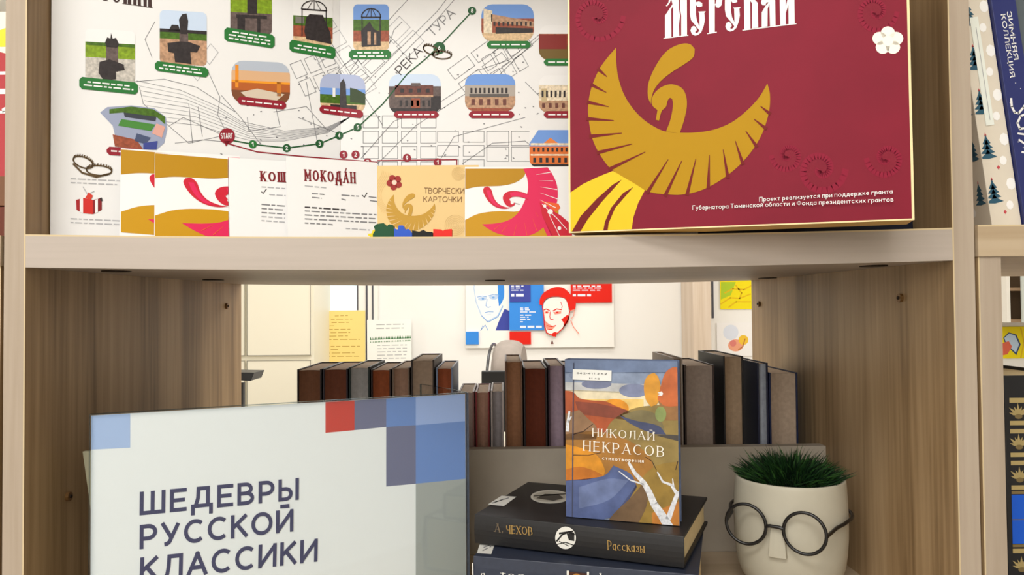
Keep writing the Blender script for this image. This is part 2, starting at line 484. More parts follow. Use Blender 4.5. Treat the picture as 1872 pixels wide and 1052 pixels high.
bc = thing('bookcase', 'light oak double-sided bookcase filling the frame, red box on its middle board', 'bookcase', (0, 0, 0))
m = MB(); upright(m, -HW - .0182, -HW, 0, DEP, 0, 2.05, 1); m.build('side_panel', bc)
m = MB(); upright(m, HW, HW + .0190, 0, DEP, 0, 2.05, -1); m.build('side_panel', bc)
m = MB(); board(m, -HW, HW, 0, DEP, U + BTH, BTH, True); m.build('shelf_board', bc)
for zt in (FLZ, U + .365 + BTH, .46, .08, 2.05):
    m = MB(); board(m, -HW, HW, 0, DEP, zt, BTH); m.build('shelf_board', bc)
DIV0, DIV1, DIVZ = .27, .287, FLZ + .1265
m = MB(); m.bx(-HW, HW, DIV0, DIV1, FLZ, DIVZ, col(170, 160, 145, .5, .3, var=.04, scale=30))
m.build('low_divider', bc, bevel=.0008)
m = MB(); m.bx(-HW, HW, .262, .28, U + BTH + .002, U + .365, grain); m.build('upper_divider', bc)
brass = col(120, 88, 50, .4, .5, .4)
for (px, py, X, sx) in ((413, 560, -HW, 1), (1648, 545, HW, -1), (123, 908, -HW, 1), (1389, 556, HW, -1)):
    p = atx(px, py, X); m = MB()
    m.prism([p + V((0, .0042 * math.cos(k * .524), .0042 * math.sin(k * .524))) for k in range(12)], V((sx * .003, 0, 0)), brass)
    m.prism([p + V((sx * .003, .0016 * math.cos(k * .785), .0016 * math.sin(k * .785))) for k in range(8)], V((sx * .0012, 0, 0)), dark)
    m.build('shelf_pin', bc)
for (px, py) in ((213, 496), (390, 512), (905, 508), (1597, 487), (1478, 509)):
    p = atz(px, py, U); p.x = min(p.x, .38); p.z = U + sag(p.x); m = MB()
    m.prism([p + V((.0125 * math.cos(k * .393), .0125 * math.sin(k * .393), .0001)) for k in range(16)], V((0, 0, -.0012)), dark)
    m.build('fastener_cap', bc)

def low_unit(name, label, s):
    """lower unit next door: its top board covers its uprights"""
    o = thing(name, label, 'bookcase', (s * .6, 0, 0))
    i0 = .4212 if s > 0 else .4202
    a, b = sorted((s * i0, s * (i0 + .80)))
    zt = U + (.0322 if s > 0 else .0292); th = .0275 if s > 0 else .0262
    m = MB(); board(m, a, b, -.002, DEP, zt, th); m.build('top_board', o)
    for x in (a + .0008, b - .0208):
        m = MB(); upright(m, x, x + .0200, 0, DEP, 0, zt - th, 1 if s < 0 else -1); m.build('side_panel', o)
    for z in (FLZ, .46, .08):
        m = MB(); board(m, a + .021, b - .021, 0, DEP, z, BTH); m.build('shelf_board', o)
    return zt
RT = low_unit('bookcase', 'lower oak bookcase at the right edge with patterned books on top', 1)
LT = low_unit('bookcase', 'lower oak bookcase cut off by the left edge of the photo', -1)

# ------------------------------------------------------------------ folding game board with the town map
gold = col(178, 130, 4, .45); gold2 = col(192, 142, 4, .45)
white = col(232, 231, 229, .45); offw = col(228, 226, 222, .5)
green = col(38, 112, 50, .45); dgreen = col(30, 84, 44, .45); red = col(142, 28, 44, .45); grey = col(128, 128, 130, .6); lgrey = col(172, 172, 174, .6)
ink = col(70, 66, 66, .6); black = col(22, 20, 20, .5)
SL = .42
dL = V((1, SL, 0)).normalized(); nL = V((dL.y, -dL.x, 0))
zb = BT(.4)
XF, YF = -.1589, .033 + SL * (.3985 - .1589)
gb = thing('game_board', 'large white folding map board with photos and a marked route, behind the cards', 'game board', (-.13, .1, zb))
shL = Sheet((-.3985, .033, zb), dL, (0, 0, 1))
shR = Sheet((XF, YF, zb), (1, 0, 0), (0, 0, 1))
lenL = (XF + .3985) / dL.x
mL, mR = MB(), MB()
pap = col(228, 227, 225, .45, .2)
shL.slab(mL, 0, 0, lenL, .318, .003, pap)
shR.slab(mR, 0.0002, 0, .42, .318, .003, pap)
iL = Ink(mL, shL, clip=(0, 0, lenL, .318)); iR = Ink(mR, shR, clip=(0.0002, 0, .42, .318))
def both(fn):
    fn(iL); fn(iR)
# thin street plan
SLAV_E = [[(425, -320), (500, -320), (500, 180), (515, 270), (548, 340), (548, 392), (500, 330), (440, 260), (425, 180)], [(500, 30), (540, 20), (580, 40), (582, 80), (550, 92), (520, 88), (500, 60)], [(500, -320), (600, -320), (600, -240), (560, -280), (500, -280)],
  [(530, 150), (625, 145), (608, 170), (615, 250), (600, 330), (570, 410), (530, 445), (490, 455), (450, 435), (432, 390), (445, 345), (475, 330), (505, 350), (512, 385), (492, 410), (504, 424), (530, 412), (548, 380), (546, 300), (543, 170)]]
SLAV = [[(110, 480), (190, 474), (187, 120), (225, 60), (225, -330), (140, -330), (190, 0), (205, 55), (110, 200)], [(120, 75), (150, 40), (165, -20), (190, -20), (170, 40), (135, 85)], [(212, 468), (290, 460), (285, 330), (300, 200), (285, 100), (285, -330), (200, -330), (212, 100)],
  [(315, 462), (388, 452), (385, -330), (300, -330), (300, 100), (315, 200)], [(90, 484), (405, 444), (405, 455), (90, 494)], [(660, -330), (740, -330), (740, 420), (668, 426)], [(645, 425), (765, 403), (765, 418), (645, 435)],
  [(735, 120), (745, 60), (760, 95), (790, 102), (825, 70), (835, 0), (835, -330), (760, -330), (760, 0), (750, 50), (735, 60)], [(1105, -330), (1185, -330), (1192, 372), (1115, 380)], [(1212, 362), (1290, 352), (1285, 40), (1240, -10), (1180, -15), (1190, 15), (1212, 40)], [(1185, -10), (1280, -60), (1280, -330), (1210, -330), (1210, -80)],
  [(1440, 335), (1510, 328), (1500, -330), (1420, -330)], [(1335, 345), (1408, 338), (1410, 110), (1440, 30), (1420, 40), (1380, 80), (1335, 160)], [(1325, 40), (1330, 10), (1420, -100), (1440, -100), (1440, 40), (1400, 30), (1380, 70), (1345, 70)],
  [(1555, -330), (1640, -330), (1640, 318), (1570, 322)], [(1670, -330), (1745, -330), (1752, 300), (1675, 310)], [(1635, 180), (1675, 60), (1675, -60), (1635, 100)], [(1090, 380), (1775, 296), (1775, 308), (1090, 392)]] + SLAV_E + [[(x + 443, y - 52) for x, y in p] for p in SLAV_E]
def slav_title(q, T, mat, k):
    for i, p in enumerate(SLAV): q.fill([T(x, y) for x, y in p], mat, k + i * .04)
def poly_line(pts, wpx=.9, mat=grey, k=1): both(lambda q: q.line(pts, wpx, mat, k))
def hatch_block(x, y, dx, dy, ex, ey, nx, ny, gx, gy, mat=grey):
    """grid of street blocks: origin, block edge vectors, gaps"""
    for i in range(nx):
        for j in range(ny):
            ax = x + i * (dx[0] + gx[0]) + j * (dy[0] + gy[0]); ay = y + i * (dx[1] + gx[1]) + j * (dy[1] + gy[1])
            poly_line([(ax, ay), (ax + dx[0], ay + dx[1]), (ax + dx[0] + dy[0], ay + dx[1] + dy[1]), (ax + dy[0], ay + dy[1]), (ax, ay)], 1.1, mat)
hatch_block(664, 212, (28, 0), (0, 22), 0, 0, 4, 4, (7, 0), (0, 6))
hatch_block(800, 240, (38, 0), (0, 20), 0, 0, 2, 3, (9, 0), (0, 6))
hatch_block(890, 240, (40, 0), (0, 26), 0, 0, 2, 2, (5, 0), (0, 3))
hatch_block(818, 128, (36, -26), (14, 18), 0, 0, 3, 2, (7, -5), (6, 7))
hatch_block(880, 108, (16, -10), (12, 22), 0, 0, 3, 2, (5, -3), (4, 5))
hatch_block(545, 60, (26, -15), (14, 22), 0, 0, 2, 5, (5, -3), (4, 6), lgrey)
hatch_block(618, 130, (24, -22), (14, 14), 0, 0, 3, 2, (5, -5), (4, 4))
hatch_block(700, 60, (30, -30), (20, 20), 0, 0, 1, 2, (5, -5), (5, 5), lgrey)
hatch_block(530, 118, (20, -8), (12, 26), 0, 0, 3, 2, (6, -2), (4, 6))
hatch_block(385, 80, (14, 16), (-16, 22), 0, 0, 1, 2, (3, 3), (-6, 8), lgrey)
R = random.Random(3)
for k in range(9):   # long curving roads on the left half
    o = k * 9
    poly_line([(250 + o * .4, 148 + o), (330 + o * .5, 165 + o * .9), (400 + o * .4, 196 + o * .75), (440 + o * .3, 222 + o * .5), (520, 240 + o * .25), (600, 232 + o * .15), (640, 214)], .9, lgrey if k % 2 else grey)
for pts in ([(283, 40), (265, 72), (278, 105)], [(240, 150), (300, 145), (360, 160), (430, 205)], [(380, 130), (402, 178), (398, 210), (410, 235)], [(405, 175), (440, 215), (475, 262)],
            [(452, 215), (455, 240), (512, 232), (505, 200)], [(500, 205), (560, 195), (600, 240)], [(600, 70), (700, 230)], [(560, 150), (580, 260)], [(545, 215), (620, 245)],
            [(640, 180), (700, 120), (800, 20), (815, 0)], [(648, 190), (706, 130), (806, 28), (830, 0)], [(660, 290), (720, 222), (800, 190), (860, 150)], [(690, 300), (760, 230), (900, 140)],
            [(845, 300), (900, 262), (960, 258), (1000, 290)], [(800, 300), (830, 250), (960, 215)], [(870, 180), (940, 110), (985, 70)], [(320, 262), (370, 256), (420, 260)],
            [(255, 160), (262, 190), (345, 262), (400, 250)], [(310, 230), (335, 215), (400, 244)], [(345, 190), (352, 262)], [(362, 195), (370, 250)],
            [(735, 40), (720, 55), (712, 80)], [(745, 0), (690, 60), (640, 130)], [(990, 60), (930, 110), (870, 130)], [(960, 150), (1000, 190), (1033, 200)]):
    poly_line(pts, 1.15, grey)
for k in range(110):
    x, y = R.uniform(400, 1010), R.uniform(95, 292)
    poly_line([(x, y), (x + R.uniform(1.5, 4), y + R.uniform(-2, 2))], 2, grey)
# river name and route
iR.text('РЕКА', (733, 138), (774, 95), 17, ink, 2, .1, 'sans', .12)
iR.text('ТУРА', (791, 68), (834, 26), 17, grey, 2, .1, 'sans', .12)
poly_line([(648, 239), (700, 190), (745, 135), (778, 108), (810, 78), (862, 22)], 2.2, dgreen, 3)
poly_line([(414, 255), (462, 264), (524, 271), (584, 263), (620, 248), (654, 233)], 2.4, dgreen, 3)
poly_line([(414, 262), (470, 278), (560, 287), (690, 297)], 2.2, red, 3)
poly_line([(690, 294), (835, 292)], 2.2, red, 3); poly_line([(835, 292), (835, 304)], 2, red, 3)
both(lambda q: q.disc(415, 249, 14.5, 14.5, red, 4)); both(lambda q: q.fill([(409, 258), (421, 258), (413, 268)], red, 4))
iL.text('START', (404, 254), (426, 254), 10, white, 5, .2, 'sans', .1)
for (x, y, tx, rr, mt) in ((462, 264, '1', 7.5, green), (524, 271, '2', 7.5, dgreen), (584, 263, '3', 7.5, dgreen), (620, 248, '4', 7.5, dgreen), (654, 233, '5', 7.5, dgreen), (803, 88, '6', 11, dgreen), (863, 20, '8', 7.5, dgreen),
                           (628, 283, '1', 7.5, red), (650, 283, '2', 7.5, red), (744, 289, '9', 7.5, red), (800, 297, '1', 7.5, red), (672, 297, '7', 7.5, red)):
    both(lambda q: q.disc(x, y, rr, rr, mt, 4))
    both(lambda q: q.text(tx, (x - 2, y + 4), (x + 2.4, y + 4), 8, white, 5, .2))
# heading, only its foot is inside the frame
slav_title(iL, lambda x, y: (143 + (x - 90) * .0807, -7 + (x - 90) * .0125 + (y - (485 - (x - 90) * .11)) * .085), col(60, 40, 38, .5), 2)
# photographs with captions
sky = col(196, 212, 232, .4); skyb = col(110, 150, 214, .4); grass = col(122, 150, 30, .4, var=.3, scale=330); grassd = col(70, 104, 30, .4, var=.3, scale=330); stone = col(96, 82, 78, .4, var=.3, scale=330); stoned = col(48, 42, 42, .4, var=.3, scale=330)
brick = col(150, 78, 54, .4, var=.3, scale=330); brickd = col(104, 60, 50, .4, var=.3, scale=330); sand = col(206, 176, 136, .4, var=.3, scale=330); tan = col(178, 140, 110, .4, var=.3, scale=330); cream = col(222, 206, 178, .4, var=.3, scale=330); pave = col(188, 182, 172, .4, var=.3, scale=330)
def rr(x0, y0, x1, y1, c, top=0):
    pts = []
    for cx, cy, a in ((x1 - c, y0 + c, -90), (x1 - c, y1 - c, 0), (x0 + c, y1 - c, 90), (x0 + c, y0 + c, 180)):
        for i in range(5):
            t = math.radians(a + 90 * i / 4); pts.append((cx + c * math.cos(t), cy + c * math.sin(t)))
    return pts
def shear(x0, k):  # the left leaf of the board recedes: pictures there lean with it
    return lambda pts: [(x, y + (x - x0) * k) for x, y in pts]
def photo(q, x0, y0, x1, y1, bands, shapes, c=10, k=0.0):
    sf = shear(x0, k)
    outline = rr(x0, y0, x1, y1, c)
    for i, (ya, yb, mt) in enumerate(bands):
        pts = [p for p in outline]
        # band of the rounded picture between ya and yb
        pts = clip_rect(pts, x0 - 1, ya, x1 + 1, yb)
        if len(pts) > 2: q.fill(sf(pts), mt, 2)
    for pts, mt, lay in shapes:
        q.fill(sf(pts), mt, lay)
def caption(q, x0, y0, x1, y1, h, mt, seed, lines=2):
    """rounded caption bar from left-mid to right-mid"""
    d = (y1 - y0)
    pts = [(x0 + 5, y0 - h / 2), (x1 - 5, y1 - h / 2), (x1, y1 - h / 2 + 5), (x1, y1 + h / 2 - 5), (x1 - 5, y1 + h / 2), (x0 + 5, y0 + h / 2), (x0, y0 + h / 2 - 5), (x0, y0 - h / 2 + 5)]
    q.fill(pts, mt, 5)
    for i in range(lines):
        o = (i - (lines - 1) / 2) * 6.2; ins = 12 if (i == 0 and lines > 1) else 5
        k = (y1 - y0) / (x1 - x0)
        q.scribble(x0 + ins + 3, y0 + o + k * ins, x1 - ins - 3, y1 + o - k * ins, 2.6, white, 6, seed + i)
def R4(x0, y0, x1, y1): return [(x0, y0), (x1, y0), (x1, y1), (x0, y1)]
photo(iL, 156, 52, 247, 148, [(52, 76, white), (76, 104, grass), (104, 148, pave)],
      [(R4(158, 76, 246, 82), grassd, 3), (R4(194, 80, 216, 128), stone, 3), ([(192, 76), (196, 66), (202, 68), (203, 58), (206, 68), (212, 66), (218, 78), (214, 84), (196, 84)], stoned, 4),
       ([(182, 112), (200, 106), (226, 114), (228, 124), (212, 128), (212, 142), (190, 146), (180, 132)], stoned, 4)], 9, .06)
caption(iL, 145, 152, 252, 162, 22, green, 1)
photo(iL, 292, 18, 378, 116, [(18, 54, sky), (54, 70, grassd), (70, 116, tan)],
      [(R4(292, 52, 378, 58), stoned, 3), ([(308, 56), (314, 44), (326, 44), (330, 56)], stoned, 3), ([(327, 34), (333, 24), (341, 22), (344, 36), (342, 60), (330, 60)], stoned, 4),
       (R4(328, 58, 344, 100), stone, 3), ([(306, 78), (328, 74), (346, 74), (366, 80), (360, 92), (348, 92), (350, 114), (320, 112), (318, 96), (308, 94)], stoned, 4)], 9, .06)
caption(iL, 283, 121, 381, 133, 18, green, 3)
photo(iL, 421, -40, 497, 60, [(-40, -6, sky), (-6, 22, grass), (22, 60, stone)],
      [(R4(452, -20, 470, 24), stoned, 3), (R4(432, 26, 488, 32), stoned, 3), (R4(434, 32, 448, 58), stoned, 3), (R4(470, 32, 476, 60), stoned, 3)], 8, .05)
caption(iL, 410, 63, 502, 76, 25, green, 5, 3)
photo(iL, 536, -14, 608, 80, [(-14, 28, white), (28, 46, grassd), (46, 66, brick), (66, 80, sand)],
      [(R4(540, 30, 556, 42), col(120, 118, 110, .4), 3), ([(560, 30), (566, 24), (590, 24), (594, 34), (604, 56), (606, 76), (560, 70), (556, 56)], stoned, 4)], 9, .07)
def dome(q, x0, x1, yt, yb, yf, k):
    cx, rx = (x0 + x1) / 2, (x1 - x0) / 2; sf = shear(x0, k)
    arc = [(cx - rx * math.cos(a * math.pi / 10), yb - (yb - yt) * math.sin(a * math.pi / 10)) for a in range(11)]
    q.line(sf(arc), 2, stoned, 5)
    for f_ in (-.45, 0, .45): q.line(sf([(cx + f_ * 2 * rx * .5 * .3, yt + 1), (cx + f_ * rx * 1.2, yb)]), 1.1, stoned, 5)
    q.line(sf([(x0, yb), (x1, yb)]), 2.6, stoned, 5)
    for x in (x0 + 1, x1 - 1): q.line(sf([(x, yb), (x, yf)]), 1.8, stoned, 5)
dome(iL, 551, 597, 0, 17, 66, .07)
caption(iL, 529, 84, 613, 97, 22, green, 8)
photo(iR, 646, 8, 711, 92, [(8, 36, skyb), (36, 56, grassd), (56, 76, brick), (76, 92, sand)],
      [([(660, 56), (676, 40), (684, 54), (694, 58), (694, 84), (662, 86)], stoned, 4), (R4(672, 58, 678, 82), tan, 5), (R4(684, 60, 688, 82), tan, 5)], 8)
dome(iR, 661, 696, 16, 32, 84, 0)
caption(iR, 638, 100, 715, 100, 17, green, 12); caption(iL, 638, 100, 715, 100, 17, green, 12)
photo(iL, 423, 110, 530, 188, [(110, 128, col(176, 184, 196, .4)), (128, 148, col(212, 170, 130, .4)), (148, 164, col(176, 92, 40, .4)), (164, 188, col(120, 72, 44, .4))],
      [(R4(423, 146, 530, 150), col(232, 150, 40, .4), 3), (R4(430, 118, 436, 160), col(226, 140, 40, .4), 3), (R4(506, 146, 514, 172), col(200, 120, 40, .4), 3),
       ([(440, 168), (470, 160), (520, 168), (506, 180), (452, 178)], col(206, 190, 170, .4), 3)], 22, .05)
caption(iL, 434, 184, 523, 193, 15, red, 14, 1)
for q_ in (iL, iR): photo(q_, 585, 134, 668, 205, [(134, 160, col(168, 178, 208, .4)), (160, 172, skyb), (172, 188, grassd), (188, 205, sand)],
      [([(621, 190), (622, 150), (628, 142), (632, 152), (634, 190)], stoned, 4), (R4(604, 190, 652, 198), stoned, 4), ([(640, 158), (652, 160), (668, 168), (668, 186), (640, 184)], col(50, 66, 34, .4), 3), (R4(608, 160, 613, 176), white, 4)], 20, .05)
for q_ in (iL, iR): caption(q_, 584, 200, 664, 209, 15, red, 16, 1)
def facade(q, x0, x1, y0, y1, n, rows, mt, k=0.0, lay=4):
    for j in range(rows):
        for i in range(n):
            a = x0 + (x1 - x0) * (i + .25) / n; b = x0 + (x1 - x0) * (i + .7) / n
            c_, d_ = y0 + (y1 - y0) * (j + .2) / rows, y0 + (y1 - y0) * (j + .8) / rows
            q.fill(shear(x0, k)(R4(a, c_, b, d_)), mt, lay)
photo(iR, 711, 136, 806, 208, [(136, 158, sky), (158, 198, stone), (198, 208, stoned)], [(R4(722, 156, 792, 176), brickd, 3), (R4(722, 174, 792, 178), tan, 4), ([(750, 158), (752, 152), (768, 152), (770, 158)], stone, 4), (R4(752, 180, 768, 198), brick, 4), (R4(788, 176, 806, 200), stoned, 3)], 18)
facade(iR, 728, 790, 180, 198, 6, 1, stoned); facade(iR, 728, 790, 160, 172, 4, 1, stoned)
caption(iR, 720, 210, 802, 210, 13, red, 18, 1)
photo(iR, 850, 136, 942, 204, [(136, 156, skyb), (156, 176, col(170, 160, 150, .4)), (176, 198, tan), (198, 204, brick)], [(R4(858, 172, 930, 178), col(90, 84, 80, .4), 3)], 18)
facade(iR, 858, 930, 158, 174, 9, 1, stoned); facade(iR, 858, 930, 178, 196, 5, 1, brickd)
caption(iR, 857, 210, 940, 210, 13, red, 20, 1)
photo(iR, 880, 8, 976, 76, [(8, 34, skyb), (34, 60, brick), (60, 76, sand)], [([(898, 26), (976, 40), (976, 50), (898, 40)], tan, 3), ([(906, 50), (974, 52), (974, 60), (906, 62)], stoned, 3), ([(884, 16), (900, 20), (900, 62), (884, 60)], cream, 3)], 20)
facade(iR, 900, 974, 38, 50, 9, 1, stoned)
caption(iR, 890, 82, 970, 82, 14, green, 22, 1)
photo(iR, 985, 46, 1080, 110, [(46, 62, white), (62, 84, brick), (84, 110, col(110, 88, 40, .4))], [(R4(985, 64, 1036, 90), col(128, 40, 34, .4), 3)], 18)
caption(iR, 994, 114, 1070, 114, 13, green, 24, 1)
photo(iR, 985, 138, 1080, 206, [(138, 156, white), (156, 184, cream), (184, 206, tan)], [(R4(990, 162, 1000, 186), col(190, 170, 130, .4), 3)], 16)
facade(iR, 988, 1036, 162, 182, 6, 1, stoned); facade(iR, 988, 1036, 186, 200, 4, 1, brickd)
caption(iR, 994, 210, 1070, 210, 13, red, 26, 1)
photo(iR, 968, 238, 1080, 306, [(238, 268, skyb), (268, 300, col(216, 112, 48, .4)), (300, 306, stoned)], [([(994, 262), (1006, 252), (1020, 262)], col(224, 128, 60, .4), 3), (R4(970, 262, 1060, 266), cream, 3), (R4(970, 282, 1060, 285), cream, 3), ([(968, 238), (984, 238), (968, 262)], white, 3)], 14)
facade(iR, 972, 1040, 268, 280, 8, 1, stoned); facade(iR, 972, 1040, 286, 300, 6, 1, stoned)
# stadium picture
iL.fill([(183, 206), (196, 196), (240, 193), (282, 198), (303, 214), (306, 236), (300, 262), (286, 274), (215, 268), (206, 230)], col(150, 158, 182, .4), 2)
iL.fill([(200, 200), (240, 195), (280, 200), (302, 214), (302, 228), (286, 214), (226, 206), (200, 208)], grassd, 3)
iL.fill([(226, 206), (286, 214), (284, 222), (228, 214)], col(56, 60, 70, .4), 4)
iL.fill([(222, 218), (284, 228), (276, 240), (216, 230)], col(70, 130, 56, .4), 4)
iL.fill([(286, 226), (302, 232), (296, 252), (278, 244)], col(214, 160, 146, .4), 4)
iL.fill([(206, 246), (250, 256), (262, 274), (210, 268)], brick, 4)
iL.fill([(250, 244), (276, 252), (266, 264), (246, 258)], col(70, 80, 110, .4), 4); iL.fill([(262, 262), (288, 258), (286, 274), (262, 274)], col(60, 70, 140, .4), 5)
caption(iL, 195, 276, 262, 280, 15, red, 30, 1)
# small drawings: two bead bracelets and a wrapped present
brz = col(92, 72, 44, .4)
def bracelet(q, cx, cy, rx, ry, tilt, n=26, sc=1.0):
    pts = [(cx + rx * math.cos(a * 2 * math.pi / n), cy + ry * math.sin(a * 2 * math.pi / n) + tilt * rx * math.cos(a * 2 * math.pi / n)) for a in range(n + 1)]
    q.line(pts, 2.6 * sc, brz, 5)
    for (x, y) in pts[n // 2:]: q.line([(x, y), (x + 1, y - 4 * sc)], 2 * sc, brz, 5)
bracelet(iL, 152, 297, 18, 10, .28); bracelet(iL, 181, 312, 23, 9, .06); iL.line([(134, 300), (150, 316), (176, 324), (200, 318)], 3.4, brz, 5)
bracelet(iR, 788, 92, 14, 8, .3, 20, .9); bracelet(iR, 808, 101, 17, 7, .05, 20, .9)
for i, (x0, y, x1) in enumerate(((129, 327, 220), (129, 334, 214), (129, 400, 219), (129, 407, 220))): iL.scribble(x0, y, x1, y + 4, 2, lgrey, 2, 40 + i)
iL.fill([(139, 366), (152, 362), (152, 390), (140, 384)], col(160, 30, 36, .4), 3); iL.fill([(152, 362), (170, 366), (170, 392), (152, 390)], col(200, 44, 36, .4), 3)
iL.fill([(170, 366), (186, 362), (186, 384), (170, 392)], col(130, 30, 34, .4), 3); iL.fill([(146, 364), (152, 362), (152, 390), (146, 388)], white, 4); iL.fill([(174, 366), (179, 364), (179, 388), (174, 390)], white, 4)
iL.line([(152, 342), (160, 356), (172, 350)], 1.4, lgrey, 3); iL.fill([(156, 362), (162, 352), (170, 358), (166, 366)], col(206, 60, 44, .4), 4); iL.line([(184, 362), (186, 368)], 4, stoned, 4)
mL.build('board_leaf', gb); mR.build('board_leaf', gb)

# ------------------------------------------------------------------ cards leaning on the board
pink = col(214, 34, 84, .45); pinkl = col(196, 28, 50, .45); orange = col(226, 96, 40, .45); tancard = col(222, 190, 130, .45)
def card_sheet(right, off, lean=10):
    n = V((0, -1, 0)) if right else nL
    d = V((1, 0, 0)) if right else dL
    P = (shR.P if right else shL.P) + n * (off + .017)
    P.z = BT(.15) if right else BT(-.36)
    up = V((0, 0, math.cos(math.radians(lean)))) - n * math.sin(math.radians(lean))
    return Sheet(P, d, up)
def card(label, right, off, px0, px1, ytop, mat, draw, wmin=.104, from_right=False):
    sh = card_sheet(right, off)
    u0, v1 = sh.loc(px0, ytop); u1 = sh.loc(px1, ytop)[0]
    if from_right: u0 = min(u0, u1 - wmin)
    else: u1 = max(u1, u0 + wmin)
    m = MB(); sh.slab(m, u0, 0, u1, v1, .0006, white, mat)
    draw(Ink(m, sh, clip=(u0 + .0003, 0.0003, u1 - .0003, v1 - .0003)))
    b = sh.w(((u0 + u1) / 2, 0))
    return tag(m.build('card', base=b), label, 'card', 'cards leaning on the map board')
def bird(q, T, k=2, red_style=True):
    """plumed bird of the cards: T maps design coordinates to the photo frame"""
    qq = Ink(q.mb, q.sh, T, q.clip)
    # crop coordinates of the right-hand card (x 770-1510, y 470-985)
    qq.fill(sm([(770, 480), (1210, 480), (1214, 520), (1180, 560), (1120, 590), (1040, 606), (960, 610), (860, 614), (770, 632)]), gold, k)
    qq.fill(sm([(770, 860), (850, 820), (930, 802), (1040, 794), (1160, 796), (1330, 740), (1460, 760), (1460, 985), (770, 985)]), gold2, k)
    qq.fill(sm([(1200, 480), (1380, 470), (1420, 530), (1448, 600), (1455, 680), (1440, 760), (1400, 850), (1330, 930), (1240, 975), (1100, 978), (1010, 960), (940, 925), (895, 892), (990, 886), (1080, 866), (1150, 820), (1200, 740), (1232, 650), (1230, 560)]), pink, k + 1)
    qq.fill(sm([(902, 640), (912, 618), (940, 614), (965, 640), (980, 690), (1010, 735), (1060, 762), (1110, 770), (1060, 778), (1000, 766), (950, 730), (915, 680)]), pinkl, k + 1)
    qq.fill(sm([(925, 640), (950, 640), (975, 700), (1010, 745), (1050, 766), (1000, 758), (950, 705)]), pink, k + 2)
    qq.fill(sm([(1048, 700), (1060, 668), (1090, 650), (1140, 646), (1190, 654), (1240, 672), (1236, 712), (1180, 692), (1120, 690), (1096, 706), (1110, 726), (1140, 734), (1132, 752), (1100, 764), (1068, 744)]), pinkl, k + 2)
    qq.fill(sm([(1100, 660), (1150, 652), (1240, 676), (1236, 708), (1170, 686), (1110, 686)]), pink, k + 3)
    qq.disc(1118, 732, 12, 12, white, k + 3); qq.line([(1140, 736), (1174, 746)], 3, ink, k + 3)
    for a, b in (((1296, 526), (1400, 508)), ((1318, 572), (1420, 572)), ((1326, 616), (1450, 636)), ((1324, 660), (1455, 706)), ((1322, 712), (1440, 770))): qq.line([b, a], 6, white, k + 3, 1)
    for a, b in (((1290, 800), (1345, 890)), ((1268, 850), (1300, 940)), ((1210, 880), (1226, 974)), ((1150, 890), (1130, 974)), ((1090, 890), (1040, 950)), ((1040, 890), (985, 930))): qq.line([b, a], 4.0, orange, k + 3, 1)
    qq.fill([(1330, 720), (1460, 740), (1474, 770), (1440, 800)], orange, k + 2)
    qq.fill([(1320, 730), (1480, 830), (1560, 900), (1560, 985), (1410, 985), (1340, 830)], pinkl, k + 4)
    qq.fill([(1290, 790), (1340, 830), (1420, 985), (1380, 985)], pink, k + 4)
    qq.line([(1340, 745), (1450, 850), (1520, 930)], 5, white, k + 5); qq.line([(1390, 820), (1470, 985)], 4, white, k + 5)
    for x, y, rr_ in ((1358, 758, 12), (1398, 800, 20), (1466, 922, 14)): qq.disc(x, y, rr_, rr_, white, k + 6)
def T6(x, y): return (660 + x / 4.045, 190 + y / 4.045)
def Tm(x0, y0, sx, sy, sk=0.0):
    return lambda x, y: (x0 + (x - 770) * sx, y0 + (y - 475) * sy + (x - 770) * sx * sk)
card('gold and white card with red plume at the left end of the card row', False, .004, 221, 326, 271, white, lambda q: bird(q, Tm(221, 272, .395, .30, .08)))
card('gold and white card with red bird head, second from the left', False, .0065, 283, 417, 279, white, lambda q: bird(q, Tm(283, 279, .395, .30, .08)), wmin=.05)
mar = col(120, 30, 36, .5)
def kosh(q):
    q.text('КОШ', (476, 332), (522, 334), 19, mar, 2, .2, 'slav', .2)
    q.scribble(478, 342, 521, 345, 2, lgrey, 2, 60); q.line([(478, 351), (481, 354), (487, 346)], 1.6, ink, 2); q.scribble(492, 356, 522, 358, 2, lgrey, 2, 61)
    for i in range(5): q.scribble(478, 374 + i * 7.4, 521, 377 + i * 7.4, 2.2, grey if i < 3 else lgrey, 2, 62 + i)
card('white card with short red heading half covered by the card beside it', False, .009, 418, 540, 288, white, kosh)
def moko(q):
    q.text('МОКОДÁН', (557, 331), (650, 336), 21, mar, 2, .2, 'slav', .2)
    q.scribble(557, 340, 600, 344, 2, lgrey, 2, 70)
    for (x0, y, x1) in ((570, 354, 594), (570, 361, 588), (624, 357, 656), (624, 364, 632), (674, 360, 690), (676, 367, 690)): q.scribble(x0, y, x1, y + 2, 2, grey, 2, int(x0 + y))
    q.line([(662, 357), (666, 361), (671, 353)], 1.6, ink, 2)
    q.scribble(557, 379, 632, 384, 2.6, ink, 2, 75)
    for i in range(3): q.scribble(557, 386 + i * 7.2, 688, 393 + i * 7.2, 2.2, grey, 2, 76 + i)
    q.scribble(557, 408, 608, 411, 2.2, grey, 2, 79); q.scribble(632, 418, 676, 421, 2, lgrey, 2, 80)
card('white card with long red heading, left of the tan card', False, .0200, 523, 688, 286, white, moko, wmin=.06)
bgold = col(186, 142, 42, .45)
